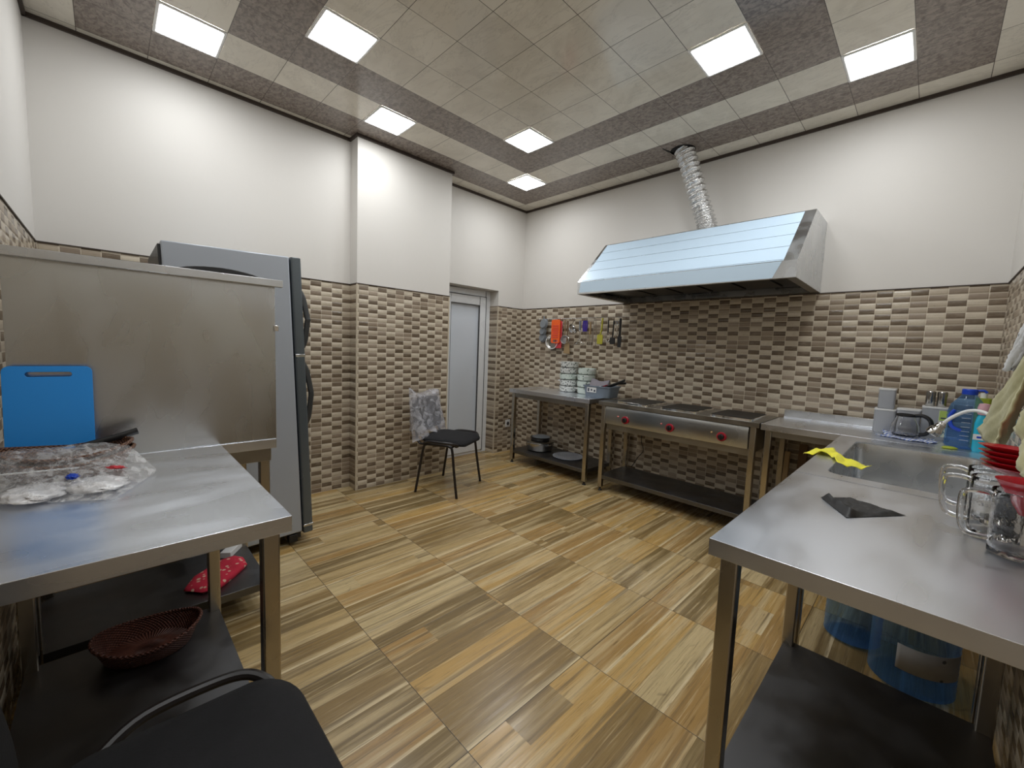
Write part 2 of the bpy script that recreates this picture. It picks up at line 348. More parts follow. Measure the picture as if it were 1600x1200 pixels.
# ================================================================ THE ROOM
struct(MB().box(-.5, XR+.1, YN-.1, YB+.1, -.06, 0).build('floor', 'floor', smooth=0))
struct(MB().box(-.5, XR+.1, YN-.1, YB+.1, CH, CH+.05).build('ceiling', 'ceiling', smooth=0))
def wall(name, segs, tile):
    "segs: (x0,x1,y0,y1) solid blocks; tiled to TT, painted above and set back 4 mm"
    b = MB()
    for (x0, x1, y0, y1, z0) in segs:
        if z0 < TT: b.cur = 1; b.box(x0, x1, y0, y1, z0, TT)
        b.cur = 0; b.box(x0, x1, y0, y1, max(TT, z0), CH)
    return struct(b.build(name, ['paint', tile], smooth=0))
wall('wall_back', [(XL2-.1, XR+.1, YB, YB+.1, 0)], 'tile_x')
wall('wall_right', [(XR, XR+.1, YN, YB, 0)], 'tile_y')
wall('wall_near', [(XL-.1, XR+.1, YN-.1, YN, 0)], 'tile_x')
DY0, DY1, DZ = 2.62, 3.375, 1.957
b = MB()
for (x0, x1, y0, y1, z0) in ((-.45, XL, YN, YC0, 0), (-.45, XL2, YC1, DY0, 0), (-.45, XL2, DY1, YB, 0), (-.45, XL2, DY0, DY1, DZ)):
    if z0 < TT: b.cur = 1; b.box(x0, x1, y0, y1, z0, TT)
    b.cur = 0; b.box(x0, x1, y0, y1, max(TT, z0), CH)
struct(b.build('wall_left', ['paint', 'tile_y'], smooth=0))
b = MB(); b.cur = 1; b.box(-.3, XC, YC0, YC1, 0, TT); b.cur = 0; b.box(-.3, XC, YC0, YC1, TT, CH)
struct(b.build('wall_column', ['paint', 'tile_y'], smooth=0))
# dark edging on top of the tiles and ceiling moulding
def run(name, mat, z0, z1, t):
    k = 0
    for (x0, x1, y0, y1) in ((XL, XL+t, YN, YC0-.0), (XL, XC+t, YC0-t, YC0), (XC, XC+t, YC0, YC1), (XL2, XC+t, YC1, YC1+t), (XL2, XL2+t, YC1+t, YB), (XL2, XR, YB-t, YB), (XR-t, XR, YN, YB-t), (XL, XR, YN, YN+t)):
        k += 1
        if name == 'tile' and k == 5:
            struct(MB().box(XL2, XL2+t, YC1+t, DY0, z0, z1).build('trim_15', mat, smooth=0)); y0 = DY1
        struct(MB().box(x0, x1, y0, y1, z0, z1).build('trim_%d' % (k+(0 if name == 'ceil' else 20)), mat, smooth=0))
run('ceil', 'trim', CH-.022, CH, .016)
run('tile', 'trim', TT-.006, TT, .006)
for k, (x, y, x2, y2) in enumerate(((XC-.006, YC0-.005, XC+.005, YC0+.008), (XC-.006, YC1-.008, XC+.004, YC1+.005), (XL2-.008, DY1-.005, XL2+.005, DY1+.008))):
    struct(MB().box(x, x2, y, y2, 0, TT-.006).build('trim_%d' % (31+k), 'bead', smooth=0))
# door in its reveal
XD = -.31
d = thing('door_1', None, None, (XD, DY0, 0)); struct(d)
fw = DY1-DY0
b = MB()
for (y0, y1, z0, z1) in ((0, .07, 0, DZ-.005), (fw-.07, fw, 0, DZ-.005), (.07, fw-.07, DZ-.075, DZ-.005), (.07, fw-.07, 0, .03)): b.box(-.05, 0, y0, y1, z0, z1)
b.build('door_frame', 'pvc', d, bevel=.004)
leaf = MB()
for (y0, y1, z0, z1) in ((.076, .17, .035, DZ-.08), (fw-.17, fw-.076, .035, DZ-.08), (.17, fw-.17, DZ-.18, DZ-.08), (.17, fw-.17, .035, .14)): leaf.box(-.045, .012, y0, y1, z0, z1)
lf = leaf.build('door_leaf', 'pvc', d, bevel=.004)
MB().box(-.035, -.02, .07, fw-.07, .03, DZ-.07).build('door_panel', 'pvcpanel', lf, smooth=0)
g = MB(); zt = DZ-.08
g.box(-.002, .0135, fw-.0765, fw-.0705, .03, zt+.006).box(-.002, .0135, .0705, .0765, .03, zt+.006).box(-.002, .0135, .07, fw-.07, zt, zt+.006)
g.box(-.004, .0133, fw-.174, fw-.169, .136, zt-.1).box(-.004, .0133, .169, .174, .136, zt-.1).box(-.004, .0133, .17, fw-.17, zt-.105, zt-.1).box(-.004, .0133, .17, fw-.17, .136, .141)
g.build('door_gasket', 'gasket', d, smooth=0)

# ceiling lamps (recessed 30 cm LED panels)
def lamp(u, v, label):
    t = thing('ceiling_light', label, 'light', (v*.3+.15, u*.3+.15, CH), 0, 'square ceiling light panels')
    o = .148; i = .134
    f = MB(); L = [z3(rrect(-q, q, -q, q, .004, 2), z) for q, z in ((o, -.0005), (o, -.006), (i+.004, -.009), (i, -.007), (i, -.004))]
    f.loops(L, False, False).build('frame', 'lampframe', t, smooth=0)
    MB().quad((-i, -i, -.0045), (-i, i, -.0045), (i, i, -.0045), (i, -i, -.0045)).build('diffuser', 'lamp', t, smooth=0)
    return t
lamp(1, 1, 'square light panel nearest the upper left corner of the ceiling, above the left wall')
lamp(3, 3, 'large lit square panel in the pale ceiling field beside the inner dark band, upper left')
lamp(5, 1, 'lit square panel above the left face of the wall column')
lamp(8, 3, 'lit square panel at the inner corner of the dark ceiling band, beside the farthest one')
lamp(10, 1, 'farthest and smallest lit square panel, close to the back left ceiling corner')
lamp(8, 8, 'lit square panel in the pale ceiling field above the extractor hood, right of centre')
lamp(10, 10, 'lit square panel closest to the right end of the back wall')
for u, v in ((3, 8), (1, 10), (5, 10)): lamp(u, v, {3: 'added unseen square light panel overhead, in the pale ceiling field above the foreground', 1: 'added unseen square light panel straight above the right front corner', 5: 'added unseen square light panel above the sink side of the right foreground table'}[u])  # unseen panels added by assumed symmetry, also to light the foreground tables

# black disc and wedge painting the dark of uncut openings around the duct
struct(MB().lathe([(.098, -.0012), (.098, -.0004)], 20, (1.91, 3.49, CH)).build('trim_34', 'holeshade', smooth=0))
struct(MB().prism([(1.79, 3.36), (1.80, 3.365), (1.86, 3.56), (1.83, 3.56)], 2, CH-.0012, CH-.0004).build('trim_35', 'holeshade', smooth=0))
# wall socket low on the left wall
t = thing('wall_socket', 'small white socket low on the tiled wall left of the shelf table', 'socket', (XL2, 3.60, .35))
MB().box(0, .008, -.04, .04, -.045, .045).build('plate', 'white', t, bevel=.003)
MB().lathe([(.021, 0), (.021, .006)], 20).build('outlet', 'gasket', t, (.007, 0, 0), (0, pi/2, 0))

# ================================================================ STEEL TABLES
def steel_table(name, label, X0, X1, Y0, Y1, h=.84, lip=.042, inset=.022, ls=.04, shelf=.15, top='steeltop', apron=.0, feet=True, cat='table', legs=None, make_top=True, shelf_in=.0):
    cx, cy = (X0+X1)/2, (Y0+Y1)/2; t = thing(name, label, cat, (cx, cy, 0)); a, c = (X1-X0)/2, (Y1-Y0)/2
    if make_top:
        b = MB(); b.box(-a, a, -c, c, h-.003, h)
        for q in ((-a, a, -c, -c+.002), (-a, a, c-.002, c), (-a, -a+.002, -c, c), (a-.002, a, -c, c)): b.box(*q, h-lip, h-.003)
        b.box(-a+.02, a-.02, -c+.02, c-.02, h-.02, h-.0035)
        b.build('tabletop', top, t, bevel=.0022)
    for sx in (-1, 1):
        for sy in (-1, 1):
            x = sx*(a-inset-ls/2); y = sy*(c-inset-ls/2)
            lg = MB().box(x-ls/2, x+ls/2, y-ls/2, y+ls/2, .035, h-.021).build('leg', 'leg', t, bevel=.004)
            if feet: MB().lathe([(.019, 0), (.019, .006), (.010, .012), (.010, .036)], 12, (x, y, 0)).build('foot', 'rubber', lg)
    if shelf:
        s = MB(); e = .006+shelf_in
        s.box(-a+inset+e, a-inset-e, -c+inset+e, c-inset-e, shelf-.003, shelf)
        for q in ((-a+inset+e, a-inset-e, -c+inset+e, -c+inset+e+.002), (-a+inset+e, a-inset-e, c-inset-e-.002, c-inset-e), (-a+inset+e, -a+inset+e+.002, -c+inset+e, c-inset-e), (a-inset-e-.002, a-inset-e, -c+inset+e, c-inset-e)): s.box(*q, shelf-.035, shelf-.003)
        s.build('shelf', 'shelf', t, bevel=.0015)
    if apron:
        for nm, q in (('apron', (-a+inset+ls, a-inset-ls, -c+inset+.008, -c+inset+.02)), ('apron', (-a+inset+ls, a-inset-ls, c-inset-.02, c-inset-.008))):
            MB().box(*q, h-lip-apron, h-.021).build(nm, 'steeldark', t, bevel=.0015)
    return t
# near left table
steel_table('work_table', 'steel work table in the left foreground carrying the rattan baskets and plastic bag', 1.432, 2.372, -.192, .395, .835)
# table with the tall back panel behind it
t2 = steel_table('panel_table', 'steel table with a tall upright back panel, between the left work table and the fridge', .885, 1.426, -.19, .605, .835, apron=.09)
lx, ly = 1.418-(.885+1.426)/2, -(-.19+.605)/2
b = MB(); b.box(lx-.004, lx, ly-.165, ly+.607, .835, 1.545); b.build('back_panel', 'steelpanel', t2, bevel=.001)
b = MB(); b.box(lx-.002, lx+.030, ly-.175, ly+.632, 1.518, 1.548).box(lx-.035, lx-.002, ly-.175, ly+.632, 1.545, 1.548); b.build('panel_lip', 'steel', t2, bevel=.003)
MB().box(lx-.002, lx+.012, ly+.600, ly+.618, 1.325, 1.350).build('catch', 'chrome', t2, bevel=.002)
MB().box(lx-.02, lx, ly-.15, ly+.585, .735, .83).build('apron', 'steeldark', t2, bevel=.002)
# right near table
steel_table('work_table', 'steel work table in the right foreground with the black glove and glass mugs on it', 3.155, 3.765, 1.118, 2.03, .84)
# back wall tables
steel_table('shelf_table', 'low steel table with undershelf in the back left corner under the utensil rail', .20, 1.285, 3.262, 3.775, .84, apron=.05)
steel_table('side_table', 'steel counter table in the back right corner between the stove and the sink', 2.715, 3.77, 3.262, 3.765, .84, apron=.045, shelf=0)
ct = bpy.data.objects['side_table']
MB().box(-.50, .5275, .246, .2515, .835, .905).build('splashback', 'steel', ct, bevel=.001)
MB().box(-.50, .5275, .240, .247, .836, .852).build('splash_fold', 'steeltop', ct, bevel=.001)

# ---- stove
sx0, sx1, sy0, sy1 = 1.385, 2.705, 3.262, 3.77
st = steel_table('electric_stove', 'three plate electric floor stove in steel with red knobs, under the hood', sx0, sx1, sy0, sy1, .84, lip=.035, top='steeldark', cat='stove')
cx, cy = (sx0+sx1)/2, (sy0+sy1)/2
b = MB(); b.prism([(sy0-cy+.022, .640), (sy0-cy+.012, .765), (sy0-cy+.022, .80), (sy0-cy+.05, .80), (sy0-cy+.05, .640)], 0, sx0+.068-cx, sx1-.068-cx)
b.build('control_panel', 'steelpanel', st, bevel=.002)
MB().box(sx0+.068-cx, sx1-.068-cx, sy0-cy+.05, sy1-cy-.04, .585, .80).build('heater_housing', 'steeldark', st, bevel=.003)
for kx in (1.662, 2.065, 2.462):
    k = MB().lathe([(.034, 0), (.034, .006), (.031, .010), (.022, .010)], 28).build('knob_ring', 'red', st, (kx-cx, sy0-cy+.013, .700), (pi/2, 0, 0))
    MB().lathe([(.022, .004), (.021, .022), (.015, .026), (0, .026)], 24).box(-.004, .004, -.020, .020, .024, .034).build('knob', 'black', k, bevel=.001)
    MB().lathe([(.006, 0), (.006, .006), (.002, .009)], 12).build('indicator_light', 'redglow' if kx < 2.3 else 'brass', st, (kx-.072-cx, sy0-cy+.013, .722), (pi/2, 0, 0))
for px in (1.565, 1.97, 2.365):
    x0, x1, y0, y1 = px-cx, px+.285-cx, 3.285-cy, 3.665-cy
    fr = MB(); fr.loops([z3(rrect(x0-q, x1+q, y0-q, y1+q, .02+q, 5), z) for q, z in ((.008, .84), (.006, .855), (0, .858), (0, .842))], False, False)
    f = fr.build('plate_frame', 'chrome', st)
    MB().loops([z3(rrect(x0+.004, x1-.004, y0+.004, y1-.004, .018, 5), z) for z in (.842, .862)]).build('hot_plate', 'hot', f, bevel=.002)
tag(MB().tube(smooth_path([(1.60, 3.74, .60), (1.585, 3.735, .45), (1.61, 3.74, .35), (1.56, 3.735, .27), (1.52, 3.74, .20), (1.50, 3.735, .165)]), .004, 6).build('power_cable', 'rubber'), 'thin black cable hanging down the tiles behind the stove', 'cable')

# ---- sink unit
SX0, SX1, SY0, SY1 = 3.155, 3.765, 2.036, 3.255
sk = thing('sink_unit', 'steel sink counter with one large deep basin, along the right wall', 'sink', (3.46, 2.65, 0)); ax, ay = SX1-3.46, SY1-2.65
bx0, bx1, by0, by1 = 3.243-3.46, 3.725-3.46, 2.125-2.65, 3.095-2.65
b = MB(); n = 7
b.loops([z3(rrect(-.305, ax, SY0-2.65, ay, .001, n), .798), z3(rrect(-.305, ax, SY0-2.65, ay, .001, n), .84), z3(rrect(bx0, bx1, by0, by1, .05, n), .84), z3(rrect(bx0, bx1, by0, by1, .05, n), .832)], False, False)
b.build('counter_top', 'steeltop', sk)
b = MB(); b.loops([z3(rrect(bx0, bx1, by0, by1, .05, n), .832), z3(rrect(bx0+.006, bx1-.006, by0+.006, by1-.006, .048, n), .80), z3(rrect(bx0+.012, bx1-.012, by0+.012, by1-.012, .045, n), .63), z3(rrect(bx0+.03, bx1-.03, by0+.03, by1-.03, .04, n), .612)], False, True)
b.build('basin', 'steel', sk)
MB().lathe([(.045, .6125), (.04, .616), (.02, .614)], 20, (0, 0, 0)).build('drain', 'chrome', sk)
for sx in (-1, 1):
    for sy in (-1, 1):
        x = -.305+.042 if sx < 0 else ax-.042; y = (SY0-2.65+.042) if sy < 0 else ay-.042
        lg = MB().box(x-.02, x+.02, y-.02, y+.02, .035, .80).build('leg', 'leg', sk, bevel=.003)
        MB().lathe([(.019, 0), (.019, .006), (.010, .012), (.010, .036)], 12, (x, y, 0)).build('foot', 'rubber', lg)
# faucet behind the basin: flexible arched spout with a shower head
fc = thing('faucet', 'chrome faucet with arched flexible spout and shower head over the sink', 'faucet', (3.742, 2.98, .84))
MB().lathe([(.020, 0), (.020, .02), (.014, .03), (.014, .08), (.011, .085)], 16).build('base', 'chrome', fc)
pt = smooth_path([(0, 0, .07), (.004, .01, .17), (-.012, .05, .216), (-.05, .08, .236), (-.09, .10, .230), (-.130, .11, .200), (-.155, .115, .172), (-.168, .118, .152)], 8)
MB().tube(pt, .008, 10).build('spout', 'lampframe', fc)
P0 = Vector((-.164, .117, .160)); D0 = Vector((-.30, .05, -.50)).normalized()
MB().tube([P0+D0*q for q in (0, .010, .014, .034, .044, .060, .074, .078, .0785)], [.011, .016, .020, .021, .027, .031, .031, .027, .001], 24).build('shower_head', 'chrome', fc)

# ================================================================ HOOD AND DUCT
hx0, hx1, hyf, hyt, hz0, hz1, hz2 = 1.262, 2.885, 3.02, 3.415, 1.785, 1.888, 2.282
yb = YB-.004; hc = (hx0+hx1)/2
h = thing('extractor_hood', 'long steel extractor hood with pale blue protective film, on the back wall', 'hood', (hc, yb, hz0))
a = (hx1-hx0)/2; P5 = [(0, 0), (hyf-yb, 0), (hyf-yb, hz1-hz0), (hyt-yb, hz2-hz0), (0, hz2-hz0)]
b = MB()
for i in (1, 2, 3, 4): p, q = P5[i], P5[(i+1) % 5]; b.quad((-a, *p), (a, *p), (a, *q), (-a, *q))
for s in (-a, a): b.quad(*[(s, *p) for p in P5])
b.build('shell', 'steel', h, solid=.003, smooth=0)
b = MB()
for q in ((-a, a, hyf-yb, hyf-yb+.03), (-a, -a+.05, hyf-yb+.03, 0), (a-.05, a, hyf-yb+.03, 0), (-a+.05, a-.05, -.03, 0)): b.box(*q, -.002, .002)
b.build('bottom_flange', 'steeldark', h, smooth=0)
MB().box(-a+.05, a-.05, hyf-yb+.03, -.03, .05, .055).build('inner_plate', 'hooddark', h, smooth=0)
b = MB()
for k in range(5): b.box(-.62+k*.25, -.40+k*.25, hyf-yb+.25, -.12, .038, .049)
b.build('grease_filter', 'hooddark', h, smooth=0)
# film strips lying on the sloped front and the front lip
sl = Vector((hyt-hyf, hz2-hz1)); L = sl.length; sl.normalize(); nn = Vector((-sl.y, sl.x))*.0022
b = MB(); cuts = [0, .022, .275, .515, .755, .985]
for k in range(5):
    t0 = L*cuts[k]+.0019; t1 = L*cuts[k+1]-.0019
    p0 = Vector((hyf-yb, hz1-hz0))+sl*t0+nn; p1 = Vector((hyf-yb, hz1-hz0))+sl*t1+nn
    e = lambda t: (-a+.035-.010*t/L, a-.072+.008*t/L)
    b.quad((e(t0)[0], *p0), (e(t0)[1], *p0), (e(t1)[1], *p1), (e(t1)[0], *p1))
y = hyf-yb-.0022
b.quad((-a+.02, y, .012), (a-.125, y, .002), (a-.078, y, hz1-hz0-.002), (-a+.012+.02, y, hz1-hz0-.002))
b.build('protective_film', 'filmblue', h, smooth=0, solid=.0006)
# duct
base = Vector((2.115, 3.605, 2.283)); top = Vector((1.915, 3.49, 2.985))
du = thing('flexible_duct', 'silver corrugated flexible duct rising from the hood into the ceiling', 'duct', base)
ctl = smooth_path([Vector((0, 0, 0)), Vector((-.015, -.005, .10)), (top-base)*.4+Vector((.01, 0, 0)), (top-base)*.75+Vector((.008, 0, 0)), top-base], 50)
rs = [.069+.009*sin(i/len(ctl)*2*pi*21) + .002*hsh(i) for i in range(len(ctl))]
MB().tube(ctl, rs, 28).build('duct_hose', 'foil', du, smooth=60)
MB().lathe([(.084, 0), (.084, .012), (.079, .012), (.079, 0)], 28, cap0=False, cap1=False).build('collar', 'steel', du)

# ================================================================ FRIDGE (leans back slightly against the wall)
fr = thing('refrigerator', 'tall silver grey two door refrigerator beside the left wall', 'refrigerator', (.80, .335, 0), rot=(radians(2.2), 0, 0))
fr.rotation_euler = (radians(2.2), 0, 0)
W = .66
MB().box(-W, 0, 0, .575, .06, 1.752).build('cabinet', 'fridge', fr, bevel=.008)
MB().box(-W+.01, -.012, -.012, .0, .08, 1.735).build('rear_panel', 'black', fr, bevel=.002)
MB().box(-W+.02, -.02, .53, .572, .018, .06).build('plinth', 'black', fr, bevel=.002)
for z0, z1, hz in ((.045, 1.165, (.74, 1.12)), (1.178, 1.752, (1.22, 1.56))):
    dd = MB().loops([z3(rrect(-W, .0, .583, .640, .012, 5), z) for z in (z0, z1)]).build('door', 'fdoor', fr, bevel=.003)
    hh = [(-.05, .640, hz[0]), (-.046, .658, hz[0]+.05), (-.04, .672, hz[0]+.15), (-.038, .676, (hz[0]+hz[1])/2), (-.04, .672, hz[1]-.15), (-.046, .658, hz[1]-.05), (-.05, .640, hz[1])]
    MB().tube(smooth_path(hh, 5), .011, 8, sx=1.5).build('door_handle', 'fhandle', dd)
b = MB().box(-W, .001, .585, .64, 1.163, 1.18); b.build('hinge_strip', 'steel', fr, bevel=.002)
MB().box(-W, .002, .583, .642, .085, .10).build('hinge_strip', 'steel', fr, bevel=.002)
MB().box(-.06, -.01, .50, .55, .0, .05).build('front_foot', 'black', fr, bevel=.004)
MB().box(-W, -W+.05, .50, .55, .0, .05).build('front_foot', 'black', fr, bevel=.004)
# black round tray showing above the panel lip
arc = [(.435+.20*cos(radians(q))*(1.0), 1.500+.082*sin(radians(q))**.8) for q in range(0, 181, 9)]
L = [[(x, p, q) for p, q in arc+[(.255, .842), (.60, .842)]] for x in (0, .012)]
tag(MB().loops(L).build('oven_tray', 'black', None, (1.335, -.01, 0), (0, 0, 0), bevel=.003), 'large black tray standing behind the tall steel panel, only its curved top edge showing', 'tray')

# ================================================================ CHAIRS
def chair(label, loc, rotz):
    t = thing('visitor_chair', label, 'chair', loc, rotz)
    for s in (-1, 1):
        x = s*.245
        pth = smooth_path([(x*1.04, -.20, 0), (x, -.165, .22), (x*.97, -.135, .40), (x*.965, -.105, .432), (x*.96, -.05, .438), (x*.96, .06, .438), (x*.965, .115, .432), (x*.97, .14, .40), (x, .165, .22), (x*1.04, .20, 0)], 5)
        MB().tube(pth, .011, 10).build('leg_frame', 'frame', t)
        bp = smooth_path([(s*.205, .02, .425), (s*.205, -.15, .425), (s*.205, -.195, .43), (s*.203, -.220, .47), (s*.198, -.240, .56), (s*.185, -.270, .70), (s*.15, -.282, .755)], 5)
        MB().tube(bp, .010, 10, sx=1.3).build('back_tube', 'frame', t)
        rail = smooth_path([(s*.20, -.15, .428), (s*.240, -.12, .450), (s*.276, -.05, .468), (s*.280, .07, .470), (s*.262, .14, .466), (s*.215, .178, .445), (s*.19, .15, .43)], 5)
        MB().tube(rail, .0125, 10).build('seat_rail', 'frame', t)
    MB().tube([(-.24, -.13, .428), (.24, -.13, .428)], .009, 8).tube([(-.24, .13, .428), (.24, .13, .428)], .009, 8).build('cross_bar', 'frame', t)
    L = []
    for q, z in ((.02, .442), (.0, .452), (-.004, .468), (.004, .480), (.03, .487), (.10, .490)):
        L.append([(px, py, z-.020*max(0, (py-.08)/.13)**2+.006*max(0, (-py-.1)/.1)) for px, py in rrect(-.222+q, .222-q, -.20+q, .222-q, max(.02, .085-q*.5), 7)])
    MB().loops(L).build('seat', 'seat', t, smooth=50)
    def pad(u, v, off):
        xx = (u-.5)*.47; zz = .528+v*.272
        sq = 1-.10*abs(2*v-1)**4
        return (xx*sq, -.220-.045*v-.035*(1-(2*u-1)**2)+off, zz+(.012*(1-(2*u-1)**2) if v > .5 else -.02*(1-(2*u-1)**2)))
    fr_, bk_ = [], []
    b = MB(); nu, nv = 14, 8
    def edge(u, v): return min(1, 6*min(u, 1-u, v, 1-v)+.25)
    i0 = len(b.v); b.grid(lambda u, v: pad(u, v, .016*edge(u, v)), nu, nv); b.grid(lambda u, v: pad(u, v, -.014*edge(u, v)), nu, nv)
    rim = [(a_, 0) for a_ in range(nu+1)]+[(nu, c_) for c_ in range(1, nv+1)]+[(a_, nv) for a_ in range(nu-1, -1, -1)]+[(0, c_) for c_ in range(nv-1, 0, -1)]
    m = (nu+1)*(nv+1); ids = [a_*(nv+1)+c_ for a_, c_ in rim]
    for k in range(len(ids)): p, q = ids[k], ids[(k+1) % len(ids)]; b.face([p, q, q+m, p+m])
    b.build('backrest', 'seat', t, smooth=60)
    return t
c1 = chair('black office chair with plastic wrap on its backrest, standing by the white door', (.485, 2.262, 0), radians(27.2-90))
c2 = chair('black fabric chair in the bottom left foreground, pushed against the table end', (2.655, .150, 0), 0)
# wrap over the backrest of chair 1
w = MB(); nu, nv = 30, 22
def wrapf(side):
    def f(u, v):
        a_ = (u-.5); xx = a_*.53; zz = .515+v*.345+.012*sin(u*9)+(.05*max(0, (u-.72))*4*max(0, v-.7)*3)
        low = (1-v)**2; n = wob(u*4+side, v*5+side*2)
        yy = -.222-.045*v-.035*(1-(2*u-1)**2)+side*(.036+.010*n+.02*low*(1+sin(u*17)))
        if side > 0: zz -= low*.05*(1+sin(u*6+1)); yy += low*.04
        e = min(1, 9*min(u, 1-u, 1-v)); yy2 = -.23-.045*v-.035*(1-(2*u-1)**2)
        return (xx, yy2+(yy-yy2)*e, zz)
    return f
w.grid(wrapf(1), nu, nv).grid(wrapf(-1), nu, nv)
tag(w.build('plastic_wrap', 'wrap', None, c1.location, c1.rotation_euler, smooth=180), 'crumpled clear plastic wrap pulled over the chair backrest beside the door', 'plastic wrap')

# ================================================================ THINGS ON THE LEFT TABLE
TZ = .835
cb = MB(); o = rrect(-.10, .10, 0, .335, .018, 6); hI = rrect(-.052, .052, .300, .316, .0079, 6)
def fx(l, x): return [(x, p, q) for p, q in l]
cb.loops([fx(o, 0), fx(o, .012), fx(hI, .012), fx(hI, 0)], wrap=True)
tag(cb.build('cutting_board', 'blue', None, (1.478, -.072, TZ+.001), (0, radians(-5), 0), bevel=.0015), 'blue plastic cutting board with handle slot leaning on the steel panel', 'cutting board')
def basket(label, loc, rz, a, b_, hgt, mat, name='rattan_basket', group=None, flare=.80):
    t = thing(name, label, 'basket', loc, rz, group); prof = [(flare*.97, .0), (flare, .004), (.93, hgt*.6), (1, hgt), (.985, hgt+.001), (.91, hgt*.6), (flare-.02, .010), (.0, .008)]
    n = 56; L = []
    for r, z in prof: L.append([(a*r*cos(2*pi*k/n), b_*r*sin(2*pi*k/n), z+(.012*cos(4*pi*k/n) if z > hgt*.5 else 0)) for k in range(n)])
    MB().loops(L).build('woven_body', mat, t, smooth=60)
    MB().tube([(a*cos(2*pi*k/n), b_*sin(2*pi*k/n), hgt+.012*cos(4*pi*k/n)) for k in range(n)], .0055, 8, closed=True).build('rim', mat, t)
    return t
basket('lower of two nested brown rattan baskets on the left table', (1.598, -.032, TZ), pi/2, .155, .112, .060, 'rattan')
basket('upper of two nested brown rattan baskets, under the black handle and plastic bag', (1.590, -.034, TZ+.020), pi/2, .153, .110, .060, 'rattan')
t = thing('kitchen_knife', 'knife with a black handle resting across the rattan baskets', 'knife', (1.56, .03, .917))
MB().tube([(0, -.045, -.012), (-.006, -.02, -.005), (-.022, .06, .014), (-.032, .105, .026)], [.009, .012, .011, .012], 10, sx=.6).build('handle', 'black', t)
MB().prism([(-.18, -.004), (-.04, -.008), (-.04, .012), (-.15, .012)], 0, -.001, .001).build('blade', 'chrome', t, (0, 0, -.012), (radians(8), 0, radians(8)))
# clear bag with white carrier bags in it
CR = [Vector((1.760, .172, 0)), Vector((1.985, .010, 0)), Vector((1.74, -.188, 0)), Vector((1.565, -.188, 0)), Vector((1.50, .03, 0))]
def bagpt(u, v, top):
    # bilinear over corners: u along (back->front), v along (left->right)
    A, B_, C_, D_ = Vector((1.575, -.185, 0)), Vector((1.60, .055, 0)), Vector((1.90, .085, 0)), Vector((1.86, -.185, 0))
    p = (1-u)*((1-v)*A+v*B_)+u*((1-v)*D_+v*C_)
    # pull two corners out
    p += Vector((.135, -.07, 0))*max(0, u-.6)*max(0, v-.3)*2.2 + Vector((-.02, .115, 0))*max(0, v-.55)*(1-abs(u-.55)*1.6)*1.9
    onb = max(0, min(1, (1.76-p.x)/.10)); z = TZ+.004+onb*.080
    e = min(1, 7*min(u, 1-u), 7*min(v, 1-v))
    if top: z += e*(.010+.034*sin(u*pi)*sin(v*pi)*(1-onb*.8)+(.013*wob(u*5, v*5)+.009*wob(u*13, v*12))*(1-onb*.5))
    else: z += .001+.0*e
    return (p.x, p.y, max(z, TZ+.003))
b = MB(); b.grid(lambda u, v: bagpt(u, v, 1), 44, 40).grid(lambda u, v: bagpt(u, v, 0), 20, 20)
tag(b.build('clear_plastic_bag', 'bagfilm', smooth=180), 'large crumpled clear plastic bag with white bags inside, on the left table', 'bag')
def blob(name, c, rx, ry, rz, rot, mat, label, cat, seed=0, amp=.35, nu=30, nv=20, zmin=None):
    b = MB(); L = []
    for j in range(1, nv):
        th = pi*j/nv; l = []
        for k in range(nu):
            ph = 2*pi*k/nu; q = 1+amp*wob(cos(ph)*1.6+seed, sin(ph)*1.6+th*1.8, 1.3)
            l.append((rx*q*sin(th)*cos(ph), ry*q*sin(th)*sin(ph), -rz*q*cos(th) if cos(th) < 0 else -rz*cos(th)*.6))
        L.append(l)
    b.loops(L)
    return tag(b.build(name, mat, None, c, (0, 0, rot), smooth=180), label, cat)
blob('white_carrier_bag', (1.845, .035, TZ+.0135), .072, .060, .020, .5, 'whitefilm', 'crumpled white carrier bag inside the clear bag, at its right end', 'bag', 2., .22)
blob('white_carrier_bag', (1.835, -.085, TZ+.013), .080, .062, .017, .2, 'whitefilm', 'crumpled white carrier bag inside the clear bag, at its left part', 'bag', 5., .22)
blob('printed_wrapper', (1.790, .075, TZ+.046), .026, .010, .005, .8, 'pinkred', 'small red printed wrapper inside the clear bag', 'wrapper', 1., .5)
blob('printed_wrapper', (1.815, -.015, TZ+.042), .026, .012, .005, .1, 'bluecap', 'small blue printed wrapper inside the clear bag', 'wrapper', 3., .5)
b = MB()
for k in range(13):
    b.box(-.10+k*.016, -.10+k*.016+.008, -.007, .007, 0, .0012)
b.box(-.10, .10, -.008, -.004, 0, .0012).box(-.10, .10, .004, .008, 0, .0012)
tag(b.build('perforated_strip', 'white', None, (1.775, -.10, TZ+.060), (0, 0, radians(80)), smooth=0), 'white perforated plastic strip lying on the clear bag', 'strip')

